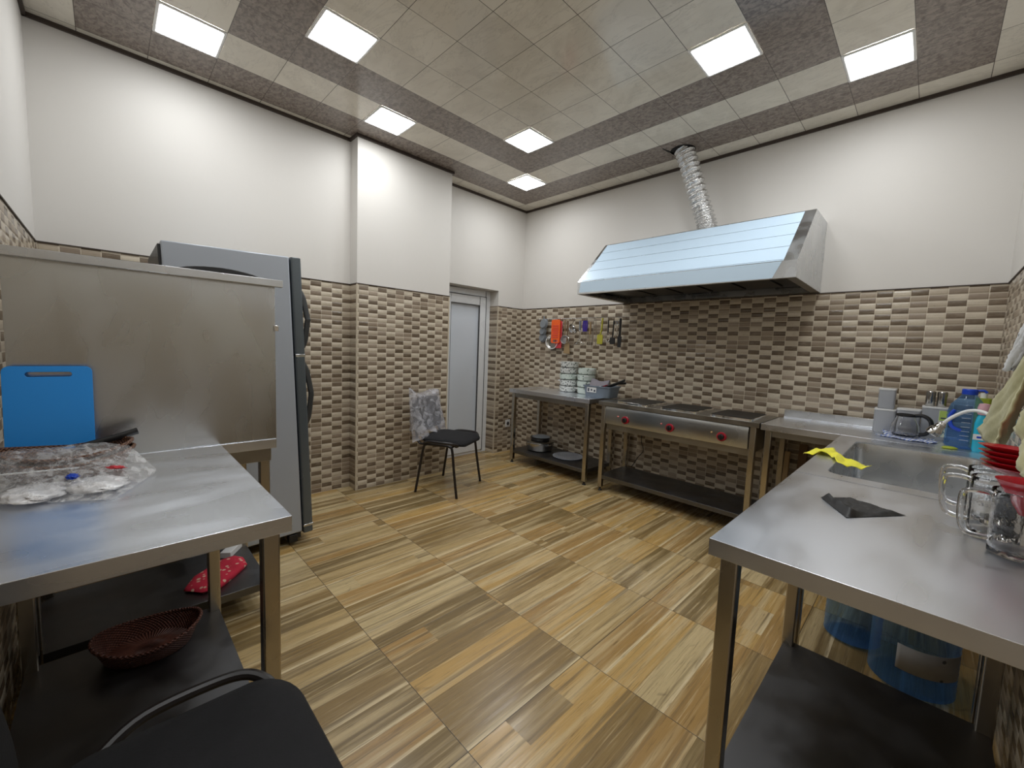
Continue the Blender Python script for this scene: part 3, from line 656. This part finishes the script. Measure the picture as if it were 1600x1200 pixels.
# under the left tables
basket('reddish brown oval basket alone on the lower shelf of the left table', (1.60, .142, .1505), radians(80), .150, .118, .070, 'rattand')
def pad_mesh(poly, h0, sm=.35, n=3):
    c = Vector((sum(p[0] for p in poly)/len(poly), sum(p[1] for p in poly)/len(poly))); b = MB(); L = []
    P = []
    for i in range(len(poly)):
        a_, q = Vector(poly[i]), Vector(poly[(i+1) % len(poly)])
        for k in range(4): P.append(a_.lerp(q, k/4))
    for s, z in ((.94, 0), (1, h0*.35), (.95, h0*.7), (.75, h0*.95), (.4, h0), (.1, h0)):
        L.append([((p-c).x*s, (p-c).y*s, z+.004*h0*40*wob(p.x*20, p.y*20)*(.0 if z == 0 else .3)) for p in P])
    b.loops(L); return b, c
pm, c = pad_mesh([(1.262, .272), (1.176, .315), (1.075, .44), (1.066, .50), (1.115, .53), (1.19, .53), (1.262, .47), (1.335, .395), (1.33, .33)], .030)
tag(pm.build('oven_mitt', 'floral', None, (c.x, c.y, .1505), smooth=60), 'red floral oven mitt on the lower shelf near the refrigerator', 'oven mitt')
tag(MB().box(-.07, .07, -.025, .025, 0, .03).build('paper_box', 'white', None, (.975, .505, .1505), (0, 0, radians(145)), bevel=.002), 'flat white paper box on the lower shelf behind the oven mitt', 'box')

# ================================================================ UTENSIL RAIL
RY = 3.745; RZ = 1.645
t = thing('utensil_rail', 'long thin metal hook rail on the back wall tiles', 'rail', (.70, YB, RZ))
MB().tube([(-.56, RY-YB, .002), (.61, RY-YB, .0)], .005, 8).build('rod', 'chrome', t)
for x in (-.55, -.18, .22, .60): MB().tube([(x, RY-YB, 0), (x, -.001, 0)], .005, 8).build('bracket', 'chrome', t)
for k in range(17):
    x = -.52+k*.067; MB().tube(smooth_path([(x, RY-YB, .006), (x, RY-YB-.010, 0), (x, RY-YB-.008, -.018), (x, RY-YB-.016, -.022)], 3), .002, 5).build('hook', 'chrome', t)
def ut(name, label, x, z, cat='utensil', dy=0): return thing(name, label, cat, (x, RY-.016+dy, z), 0)
def bar(pts, r, n=8, sx=1.): return MB().tube(pts, r, n, sx=sx)
def plate(poly, y0, y1): return MB().prism(poly, 1, y0, y1)
# 1 grey measuring cups
for k, (x, z, r) in enumerate(((.255, 1.590, .055), (.235, 1.505, .045), (.225, 1.430, .050))):
    t = ut('measuring_cup', ['grey silicone cup hanging at the left end of the rail, top one', 'grey silicone cup hanging at the left end of the rail, middle one', 'grey silicone cup hanging at the left end of the rail, lowest one'][k], x, z, 'cup', dy=.012*k)
    MB().lathe([(0, .02), (r*.8, .02), (r, -.012), (r*.95, -.014), (r*.74, .014), (0, .014)], 22, ex=1, ey=1.15, cap0=False, cap1=False).build('bowl', 'greysil', t, (0, 0, 0), (radians(80), 0, 0))
    MB().box(-.008, .008, -.004, .002, r*.9, r+.035).build('handle', 'greysil', t, bevel=.002)
# 2 sieve
t = ut('sieve', 'round white rimmed sieve hanging behind the orange grater', .387, 1.378, dy=.0)
MB().tube([(.085*cos(2*pi*k/32), 0, .078*sin(2*pi*k/32)) for k in range(32)], .005, 8, closed=True).build('rim', 'white', t)
MB().lathe([(.082, 0), (.065, .018), (.03, .024), (0, .025)], 24, cap0=False, cap1=False).build('mesh_bowl', 'steeldark', t, (0, 0, 0), (radians(-90), 0, 0))
bar([(.0, .002, .08), (.004, .006, .24)], .005).build('handle', 'white', t)
# 3 orange grater
t = ut('grater', 'bright orange plastic grater hanging on the rail', .450, 1.50, dy=-.014)
o = rrect(-.064, .064, -.134, .134, .02, 5); i_ = rrect(-.035, .035, -.122, -.096, .012, 5)
f2 = lambda l, y: [(p, y, q) for p, q in l]
MB().loops([f2(o, 0), f2(o, .008), f2(i_, .008), f2(i_, 0)], wrap=True).build('plate', 'orange', t, bevel=.002)
b = MB()
for k in range(7): b.box(-.045, .045, -.004, .001, -.07+k*.022, -.064+k*.022)
b.build('ridges', 'pinkred', t, bevel=.001)
t = ut('grater', 'coral red plastic slicer half hidden behind the orange grater', .492, 1.47, dy=.006)
plate(rrect(-.055, .035, -.16, .15, .015, 4), 0, .006).build('plate', 'pinkred', t, bevel=.002)
# 4 small ring strainer
t = ut('strainer', 'small round wire strainer hanging right of the orange grater', .583, 1.41, dy=-.004)
MB().tube([(.058*cos(2*pi*k/28), 0, .045*sin(2*pi*k/28)) for k in range(28)], .004, 8, closed=True).build('rim', 'chrome', t)
MB().lathe([(.056, 0), (.04, .02), (0, .028)], 20, ey=.8, cap0=False, cap1=False).build('mesh_bowl', 'clearlid', t, (0, 0, 0), (radians(-90), 0, 0))
bar([(0, 0, .045), (-.004, .0, .215)], .005, 8, 1.6).build('handle', 'wood', t)
# 5 wooden turner
t = ut('wooden_turner', 'wooden turner with wide flat blade hanging low on the rail', .607, 1.31, dy=.010)
plate([(-.045, -.055), (.045, -.06), (.035, .05), (.010, .08), (-.008, .08), (-.028, .05)], -.004, .003).build('blade', 'wood', t, bevel=.001)
bar([(0, 0, .075), (-.002, 0, .31)], .008).build('handle', 'wood2', t)
# 6 ladle / funnel
t = ut('ladle', 'shiny steel ladle with a tilted bowl hanging near the rail centre', .705, 1.530, dy=-.02)
MB().lathe([(.055, 0), (.05, -.022), (.03, -.038), (0, -.043), (0, -.040), (.028, -.035), (.047, -.02), (.052, 0)], 24, cap0=False, cap1=False).build('bowl', 'chrome', t, (0, 0, 0), (0, radians(62), 0))
bar([(-.055, 0, -.004), (-.02, .004, .05), (.01, .008, .10)], .004).build('handle', 'chrome', t)
# 7 potato masher
t = ut('potato_masher', 'potato masher with grey handle and steel waved head', .787, 1.40, dy=-.006)
bar([(0, 0, .11), (0, 0, .215)], .012).build('handle', 'greysil', t)
bar([(0, 0, .11), (0, 0, .02)], .006).tube(smooth_path([(-.055, 0, -.03), (-.03, 0, -.02), (0, 0, .02), (.03, 0, -.02), (.055, 0, -.03)], 5), .004, 6).build('stem', 'chrome', t)
MB().tube(smooth_path([(-.055, -.02, -.05), (-.05, .02, -.03), (-.025, -.02, -.03), (0, .02, -.03), (.025, -.02, -.03), (.05, .02, -.03), (.055, -.02, -.05)], 4), .004, 6).build('head', 'chrome', t)
# 8 violet tongs
t = ut('kitchen_tongs', 'violet handled tongs hanging with steel arms', .855, 1.50, dy=-.006)
b = MB()
for s in (-1, 0, 1): b.tube([(s*.020, 0, .115), (s*.026, 0, .06), (s*.018, 0, .0)], .009, 8)
b.build('handle', 'violet', t)
b = MB()
for s in (-1, 1): b.tube([(s*.012, 0, .0), (s*.014, 0, -.13)], .003, 6)
b.build('arm', 'chrome', t)
# 9 wood handled fork
t = ut('carving_fork', 'long fork with a pale wooden handle on the rail', .922, 1.47, dy=-.006)
bar([(0, 0, .13), (0, 0, 0)], .011).build('handle', 'wood', t)
MB().tube([(0, 0, 0), (.002, 0, -.08)], .003, 6).tube([(-.010, 0, -.08), (-.010, 0, -.14)], .002, 5).tube([(.012, 0, -.08), (.012, 0, -.14)], .002, 5).tube([(-.010, 0, -.08), (.012, 0, -.08)], .002, 5).build('tines', 'chrome', t)
# 10 two skewers / peeler
for k, x in enumerate((.962, .992)):
    t = ut('skewer', ['thin steel skewer hanging left of the yellow spatula, left one of two', 'thin steel skewer hanging left of the yellow spatula, right one of two'][k], x, 1.46, dy=-.004)
    MB().tube([(0, 0, .15), (-.012+.02*k, 0, -.13)], .003, 6).build('shaft', 'steeldark', t)
    MB().tube([(.008*cos(2*pi*q/12), 0, .158+.008*sin(2*pi*q/12)) for q in range(12)], .002, 5, closed=True).build('ring', 'steeldark', t)
# 11 yellow spatula
t = ut('spatula', 'yellow green silicone spatula with broad head', 1.055, 1.418, dy=-.012)
plate(rrect(-.034, .034, -.05, .05, .012, 4), -.005, .004).build('head', 'yplastic', t, bevel=.002)
bar([(.0, 0, .045), (.016, 0, .10), (.020, 0, .22)], .009).build('handle', 'yplastic', t)
# 12 whisk
t = ut('whisk', 'dark handled wire whisk with a rounded end, right of the yellow spatula', 1.142, 1.45, dy=-.004)
bar([(0, 0, .165), (0, 0, .04)], .007).build('handle', 'black', t)
b = MB()
for k in range(3):
    a_ = k*pi/3; b.tube([(.033*cos(a_)*sin(pi*q/14)*1.0, .02*sin(a_)*sin(pi*q/14), .04-.10*q/14) for q in range(15)], .0018, 5).tube([(-.033*cos(a_)*sin(pi*q/14), -.02*sin(a_)*sin(pi*q/14), .04-.10*q/14) for q in range(15)], .0018, 5)
b.build('wires', 'chrome', t)
# 13 black brush
t = ut('pastry_brush', 'black silicone brush with a square head hanging on the rail', 1.203, 1.405, dy=-.008)
plate(rrect(-.030, .030, -.035, .035, .012, 4), -.007, .006).build('head', 'black', t, bevel=.002)
bar([(0, 0, .03), (.006, 0, .205)], .007).build('handle', 'black', t)
# 14 scissors
t = ut('scissors', 'steel kitchen scissors hanging near the right end of the rail', 1.238, 1.535, dy=.006)
MB().tube([(-.010, 0, -.085), (.012, 0, .03)], .004, 6, sx=1.8).tube([(.012, 0, -.085), (-.012, 0, .03)], .004, 6, sx=1.8).build('blades', 'chrome', t)
b = MB()
for s in (-1, 1): b.tube([(s*.016+.013*cos(2*pi*q/14), 0, .05+.02*sin(2*pi*q/14)) for q in range(14)], .0035, 6, closed=True)
b.build('handles', 'greysil', t)
# 15 black turner
t = ut('slotted_turner', 'long black turner hanging last at the right end of the rail', 1.285, 1.49, dy=-.010)
bar([(0, 0, .14), (0, 0, -.04)], .012).build('handle', 'black', t)
plate([(-.018, -.15), (.018, -.15), (.024, -.04), (-.024, -.04)], -.004, .003).build('blade', 'black', t, bevel=.001)

# ================================================================ ON THE BACK LEFT TABLE
def enamel_bowl(label, x, y, z, mat, r=.098, hh=.056):
    t = thing('enamel_pot', label, 'pot', (x, y, z), hsh(z*9, x)*6, 'printed enamel pots stacked on the back left table')
    MB().lathe([(r*.80, 0), (r*.95, .008), (r, hh*.35), (r, hh-.004), (r*1.03, hh), (r*.99, hh), (r*.96, hh-.006), (r*.94, .012), (0, .006)], 32).build('body', mat, t)
    for s in (-1, 1): MB().tube(smooth_path([(s*r*.98, -.022, hh-.014), (s*(r+.018), -.018, hh-.012), (s*(r+.018), .018, hh-.012), (s*r*.98, .022, hh-.014)], 4), .004, 6).build('handle', 'white', t)
    return t
sx, sy = .722, 3.655; names = ['lowest', 'second from the bottom', 'middle', 'second from the top', 'topmost']
for k in range(5): enamel_bowl('%s white patterned enamel pot in the taller left stack' % names[k], sx+.004*sin(k*2), sy, .8405+k*.0655, 'enamel' if k != 2 else 'enamel2', .098, .065)
names = ['lowest', 'second', 'third', 'top']
for k in range(4): enamel_bowl('%s pot counted upward in the shorter right stack of mint patterned enamel' % names[k], sx+.232+.004*cos(k*2), sy+.005, .8405+k*.0675, 'enamel2', .094, .067)
# crate
t = thing('storage_crate', 'blue grey plastic crate with a white sticker on the back left table', 'crate', (1.205, 3.575, .8405), radians(4))
L = [z3(rrect(-.15+q, .15-q, -.105+q, .105-q, .02, 5), z) for q, z in ((.015, 0), (.0, .10), (-.008, .10), (-.008, .112), (.004, .112), (.004, .10), (.018, .006))]
MB().loops(L).build('body', 'crate', t)
MB().box(-.105, .0, -.1075, -.1045, .045, .095).build('sticker', 'white', t, (0, 0, 0))
b = MB()
for k in range(3): b.box(-.095+k*.034, -.078+k*.034, -.1085, -.1074, .053+.008*(k % 2), .085-.006*k)
b.build('sticker_print', 'ink', t)
t = thing('folded_cloth', 'grey cloth with white daisies standing in the crate', 'cloth', (1.165, 3.585, .853), radians(4))
b = MB(); b.grid(lambda u, v: (-.105+u*.20, -.05+.09*v+.01*sin(u*7), .02+v*.125+.012*sin(u*5+v*2)), 14, 8).build('cloth', 'daisy', t, smooth=180, solid=.02)
for k, (dx, l) in enumerate(((.0, .20), (.035, .17))):
    t = thing('frying_pan', ['frying pan whose long black handle points out of the crate', 'red pan with a shorter black handle in the crate'][k], 'pan', (1.25+dx*.6, 3.565+dx, .90))
    MB().tube([(-.03, 0, .03), (l*.55, .02, .085), (l, .03, .125-.03*k)], [.008, .011, .012], 8, sx=.7).build('handle', 'black', t)
    MB().lathe([(0, 0), (.045, 0), (.058, .02), (.055, .02), (.043, .004), (0, .004)], 24, cap0=False, cap1=False).build('bowl', 'red' if k else 'black', t, (-.05, 0, .005+.012*k), (0, radians(-35), 0))
# lower shelf: pot with lid and tray
SHZ = .1505
t = thing('cooking_pot', 'round aluminium cooking pot with loose lid on the lower back shelf', 'pot', (.455, 3.53, SHZ))
MB().lathe([(.115, 0), (.14, .012), (.152, .05), (.158, .092), (.168, .100), (.165, .103), (.152, .097), (.145, .05), (0, .01)], 36).build('body', 'canister', t)
for s in (-1, 1): MB().tube(smooth_path([(s*.155, -.03, .08), (s*.185, -.02, .088), (s*.185, .02, .088), (s*.155, .03, .08)], 4), .005, 6).build('handle', 'canister', t)
t = thing('pot_lid', 'silver dished lid on the aluminium pot', 'lid', (.455, 3.53, SHZ+.1035))
MB().lathe([(.158, 0), (.160, .004), (.12, .016), (.06, .022), (0, .024)], 36).build('dish', 'canister', t)
MB().lathe([(.10, .018), (.11, .035), (.112, .045), (.10, .045), (0, .040)], 30).build('inner_pan', 'black', t)
t = thing('small_pan_lid', 'grey round lid on top of the black pan on the aluminium pot', 'lid', (.46, 3.54, SHZ+.149))
MB().lathe([(.10, 0), (.103, .004), (.06, .018), (0, .022)], 30).build('dish', 'greysil', t)
tag(MB().lathe([(0, 0), (.13, 0), (.155, .014), (.165, .016), (.163, .018), (.15, .016), (.125, .004), (0, .004)], 40, cap0=False, cap1=False).build('clear_tray', 'clearlid', None, (.86, 3.53, SHZ), smooth=60), 'round clear plastic cake tray on the lower back shelf', 'tray')

# ================================================================ BACK RIGHT TABLE
def lidbox(label, x, y, z, wx, wy, hh, name='storage_box'):
    t = thing(name, label, 'box', (x, y, z), 0, 'frosted boxes in the back right corner')
    MB().loops([z3(rrect(-wx/2+q, wx/2-q, -wy/2+q, wy/2-q, .012, 4), zz) for q, zz in ((.004, 0), (0, .01), (0, hh-.010))]).build('container', 'box', t)
    MB().loops([z3(rrect(-wx/2-.002, wx/2+.002, -wy/2-.002, wy/2+.002, .013, 4), zz) for zz in (hh-.011, hh)]).build('lid', 'boxlid', t, bevel=.002)
    return t
lidbox('frosted lidded box farthest left on the back counter, another box on top', 3.322, 3.672, .8405, .105, .12, .155)
lidbox('upper frosted box stacked on the leftmost one', 3.322, 3.672, .9955, .082, .10, .132)
lidbox('frosted box with white lid directly behind the glass coffee jug', 3.432, 3.672, .8405, .11, .12, .168)
bx = lidbox('widest frosted box, with a green label, carrying two steel canisters', 3.546, 3.672, .8405, .112, .12, .196)
lb = MB().box(.018, .057, -.0625, -.0605, .02, .178).build('label', 'labelpale', bx)
MB().box(.020, .056, -.0635, -.0624, .12, .178).build('label_band', 'label', lb)
b = MB()
for z in (.13, .085, .045): b.box(.027, .048, -.0645, -.0634, z, z+.008)
b.build('label_text', 'ink', lb)
for k, x in enumerate((3.520, 3.570)):
    t = thing('steel_canister', ['left one of two small steel canisters on the widest frosted box', 'right one of two small steel canisters on the widest frosted box'][k], 'canister', (x, 3.665, 1.037))
    MB().lathe([(.020, 0), (.022, .003), (.022, .068), (.020, .070)], 24).build('body', 'canister', t)
    MB().lathe([(.023, .068), (.023, .088), (.020, .092), (0, .092)], 24).build('lid', 'canister', t)
# striped cloth and coffee jug
b = MB(); b.grid(lambda u, v: (-.115+.24*u+.02*sin(v*5), -.10+.19*v+.012*sin(u*8), .0015+.004*(1+wob(u*5, v*4))+.012*max(0, .22-u)*max(0, v-.4)*12), 26, 18)
tag(b.build('striped_cloth', 'bluestripe', None, (3.435, 3.505, .8405), (0, 0, radians(-14)), smooth=180, solid=.0015), 'blue and white striped cloth under the glass coffee jug', 'cloth')
t = thing('coffee_jug', 'glass coffee jug with black rim and handle standing on the striped cloth', 'jug', (3.425, 3.52, .853))
MB().lathe([(.050, 0), (.062, .01), (.068, .035), (.062, .070), (.046, .105), (.042, .125), (.039, .125), (.043, .104), (.059, .069), (.065, .035), (.059, .012), (0, .004)], 36).build('glass_body', 'glass', t)
MB().lathe([(.044, .118), (.048, .122), (.048, .132), (.040, .133), (.040, .120)], 32).build('rim_band', 'black', t)
MB().tube(smooth_path([(.040, -.010, .128), (.075, -.020, .132), (.105, -.028, .110), (.112, -.030, .070), (.095, -.025, .030), (.070, -.018, .018)], 6), .011, 10, sx=1.5).build('handle', 'black', t)
# big blue water bottle
def bottle(name, label, loc, r, hh, mat, cap, capr=.02, body_r=None, cat='bottle'):
    t = thing(name, label, cat, loc); pr = [(r*.8, 0), (r, .012)]
    k = int(hh*.62/.022)
    for i in range(k): z = .02+i*.022; pr += [(r, z), (r*.975, z+.011)]
    zt = .02+k*.022; pr += [(r, zt), (r*.85, zt+(hh-zt)*.35), (r*.45, zt+(hh-zt)*.72), (capr*.92, hh-.02), (capr*.92, hh)]
    MB().lathe(pr, 36).build('body', mat, t, smooth=60)
    MB().lathe([(capr, hh-.022), (capr*1.05, hh-.018), (capr*1.05, hh+.004), (capr*.95, hh+.008), (0, hh+.008)], 24).build('cap', cap, t)
    return t
t = bottle('water_bottle', 'big clear blue water bottle with a blue cap on the back right counter', (3.668, 3.42, .8405), .078, .318, 'bluewater', 'bluecap', .030)
MB().tube(smooth_path([(.025, 0, .318), (.05, .0, .322), (.062, 0, .310)], 4), .006, 8).build('cap_tab', 'bluecap', t)
MB().tube(smooth_path([(-.02, -.075, .10), (-.055, -.072, .12), (-.066, -.06, .17), (-.05, -.06, .21)], 4), .009, 8).build('grip', 'bluecap', t)
b = MB()
for k in range(7): b.box(-.022, .012, -.0805, -.0790, .05+k*.024, .0515+k*.024)
b.build('gauge_marks', 'white', t)
t = thing('dish_soap', 'teal dish soap bottle with a pink cap beside the water bottle', 'bottle', (3.722, 3.335, .8405))
MB().loops([z3(rrect(-.028+q, .028-q, -.018+q*.5, .018-q*.5, .014, 5), z) for q, z in ((.004, 0), (0, .012), (0, .15), (.006, .185), (.012, .20))]).build('body', 'teal', t)
MB().box(-.0285, .0285, -.0195, -.018, .065, .095).build('label', 'white', t)
MB().box(-.015, .012, -.0205, -.0194, .074, .084).build('label_text', 'bluecap', t)
MB().lathe([(.020, .198), (.024, .205), (.025, .235), (.020, .256), (0, .260)], 24).build('cap', 'pink', t)
t = thing('washing_liquid', 'lime green liquid bottle against the wall behind the water bottle', 'bottle', (3.735, 3.66, .8405))
MB().loops([z3(rrect(-.030, .030, -.045, .045, .014, 5), z) for z in (0, .27)]).build('body', 'lime', t)
MB().lathe([(.014, .27), (.014, .30), (0, .30)], 16).build('cap', 'white', t)
blob('scouring_sponge', (3.615, 3.305, .8445), .032, .020, .010, .2, 'lime', 'small lime green sponge by the foot of the water bottle', 'sponge', 1., .08)

# under the back right table: leaning boards and black bucket
for k, (x, y, h_, w_) in enumerate(((2.800, 3.66, .60, .035), (2.885, 3.72, .66, .055))):
    tag(MB().box(-w_/2, w_/2, -.009, .009, 0, h_).build('wooden_plank', 'wood2' if k else 'wood', None, (x, y-.02, .0005), (radians(-4), 0, radians(-8)), bevel=.002), ['narrow pale plank leaning under the back right counter', 'wider brown plank leaning under the back right counter'][k], 'plank')
t = thing('black_bucket', 'black bucket with wire handle in the dark under the back right counter', 'bucket', (2.955, 3.50, 0))
MB().lathe([(.085, 0), (.105, .22), (.112, .225), (.108, .228), (.10, .22), (.08, .01), (0, .01)], 28).build('body', 'black', t)
MB().tube([(.11*cos(a_), -.01+.04*sin(a_), .225+.035*sin(a_)) for a_ in [pi*k/14 for k in range(15)]], .002, 6).build('wire_handle', 'chrome', t)

# ================================================================ ON THE SINK AND RIGHT TABLE
# yellow cloth draped over the sink edge
b = MB()
def yc(u, v):
    c0 = Vector((3.120, 2.60)); c1 = Vector((3.325, 2.37)); p = c0.lerp(c1, u)
    nrm = Vector((.60, .78))*(v-.5)*(.105+.04*sin(u*9)); p = p+nrm
    z = .846+.012*abs(sin(u*11+v*3))+.006*wob(u*5, v*4)
    if p.x < 3.165: z -= (3.165-p.x)*.45
    if p.x > 3.235: z -= min(.018, (p.x-3.235)*.3)
    return (p.x, p.y, z)
b.grid(yc, 30, 10)
tag(b.build('cleaning_cloth', 'yellow', smooth=25, solid=.0015), 'crumpled yellow cloth lying over the left edge of the sink', 'cloth')
# black glove
b = MB()
def gl(u, v, top):
    A, B_, C_, D_ = Vector((3.288, 1.725)), Vector((3.372, 1.570)), Vector((3.492, 1.742)), Vector((3.345, 1.795))
    if u < .5: p = A.lerp(D_, u*1.1).lerp(B_, v) if False else None
    a_ = A.lerp(B_, v); c_ = D_.lerp(C_, v**.8); p = a_.lerp(c_, u)
    e = min(1, 8*min(u, 1-u), 8*min(v, 1-v)); roll = math.exp(-((u-.08)/.10)**2)
    return (p.x, p.y, .8415+(e*(.005+.016*roll+.004*abs(sin(v*8+u*5))+.002*wob(u*9, v*9)) if top else 0))
b.grid(lambda u, v: gl(u, v, 1), 30, 24).grid(lambda u, v: gl(u, v, 0), 30, 24)
tag(b.build('rubber_glove', 'glove', smooth=50), 'flat black disposable glove on the right foreground table', 'glove')
# glass mugs
def mug(label, x, y, rz):
    t = thing('glass_mug', label, 'mug', (x, y, .8405), rz, 'glass mugs at the right edge')
    n = 32
    def lp(r, z, fac=0): return [(r*(1+fac*.03*cos(8*2*pi*k/n))*cos(2*pi*k/n), r*(1+fac*.03*cos(8*2*pi*k/n))*sin(2*pi*k/n), z) for k in range(n)]
    L = [lp(.044, 0), lp(.050, .004, 1), lp(.0515, .03, 1), lp(.0515, .12, 1), lp(.053, .135), lp(.054, .155), lp(.0525, .157), lp(.0505, .155), lp(.0485, .13), lp(.0475, .03), lp(.044, .014), lp(.01, .012)]
    MB().loops(L).build('body', 'pglass', t, smooth=50)
    MB().tube(smooth_path([(-.050, 0, .140), (-.066, 0, .146), (-.094, 0, .144), (-.104, 0, .130), (-.104, 0, .08), (-.096, 0, .045), (-.080, 0, .034), (-.050, 0, .032)], 5), .0065, 10, sx=1.2).build('handle', 'glass', t)
    return t
mug('clear patterned glass mug at the right edge, nearest and lowest of the three', 3.690, 1.605, radians(12))
mug('clear patterned glass mug at the right edge, middle one of the three', 3.662, 1.738, radians(-5))
mug('clear patterned glass mug at the right edge, farthest of the three toward the sink', 3.662, 1.872, radians(-10))
# red bowls piled on the mugs
nm = ['lowest', 'second lowest', 'third', 'fourth', 'topmost']
for k in range(5):
    t = thing('red_bowl', '%s of the nested red plastic bowls lying on the glass mugs' % nm[k], 'bowl', (3.705-.002*k, 1.785+.012*k, .9995+k*.0125), 0, 'red bowls on the glass mugs', rot=(radians(-3), radians(2-1.5*(k % 2)), 0))
    MB().lathe([(0, 0), (.035, 0), (.062, .012), (.078, .020), (.080, .022), (.076, .0225), (.060, .015), (.034, .003), (0, .003)], 36, cap0=False, cap1=False).build('shell', 'redclear', t, smooth=60)
t = thing('red_cup', 'pointed red plastic cup dipping into the nearest glass mug', 'cup', (3.690, 1.605, .9405))
MB().lathe([(.0, 0), (.008, .002), (.040, .062), (.050, .080), (.052, .083), (.047, .081), (.037, .064), (0, .008)], 32, cap0=False, cap1=False).build('shell', 'redclear', t, smooth=60)

# towels hanging on the right wall
def towel(name, label, hook, bl, br, mat, depth=.05, seed=0., zb=None, nf=3.2):
    t = thing(name, label, 'towel', (XR, hook[0], hook[1]))
    H0 = Vector((0, 0)); L0 = Vector((bl[0]-hook[0], bl[1]-hook[1])); R0 = Vector((br[0]-hook[0], br[1]-hook[1]))
    def f(u, v, s):
        p = L0.lerp(R0, u)*(v**.85)*1.0+Vector((.02*(u-.5), 0))
        sag = .022*sin(u*pi)*v
        w = sin(u*2*pi*nf+seed+v*.9)
        x = -.022-depth*v**.45*(.80+.20*w)-.012*v*wob(u*7+seed, v*6)
        rag = .03*max(0, .12-u)/.12+.02*max(0, u-.9)/.1
        return (min(x, -.004), p.x+.004*wob(v*3, u*3+seed)*v, p.y-sag+.010*sin(u*11+seed)*v+rag*v**3)
    b = MB(); b.grid(lambda u, v: f(u, v, 0), 44, 26)
    b.build('cloth', mat, t, smooth=180, solid=.006)
    MB().tube(smooth_path([(0, 0, .0), (-.03, 0, -.002), (-.04, 0, .018)], 4), .004, 6).build('hook', 'chrome', t)
    return t
towel('hanging_towel', 'olive green towel hanging on the right wall, the left one with a slanted edge', (1.72, 1.52), (2.60, 1.005), (1.93, 1.062), 'towel', .095, .9, nf=1.0)
towel('hanging_towel', 'olive green towel hanging on the right wall, cut by the picture edge', (1.50, 1.50), (1.74, 1.09), (1.28, 1.09), 'towel', .10, 2.1, nf=1.2)
towel('hanging_towel', 'white towel with small dark stars behind the olive towels', (1.80, 1.66), (2.34, 1.30), (2.10, 1.31), 'starcloth', .080, 3.1, nf=1.)

# water bottles on the floor below the sink
for k, (x, y, r) in enumerate(((3.352, 2.52, .105), (3.555, 2.362, .132))):
    t = bottle('water_jug', ['smaller blue water jug on the floor under the sink, the left one', 'larger blue water jug with a grey label on the floor under the sink'][k], (x, y, .0005), r, .40, 'bluewater', 'bluecap', .03)
    n = 20; b = MB(); a0 = radians(250 if k else 245)
    b.loops([[((r+.0015)*cos(a0+i*(.085 if k else .06)), (r+.0015)*sin(a0+i*(.085 if k else .06)), z) for i in range(n)] for z in ((.10, .20) if k else (.20, .28))], False, False, closed=False)
    b.build('label', 'bottlelabel', t, solid=.0008)
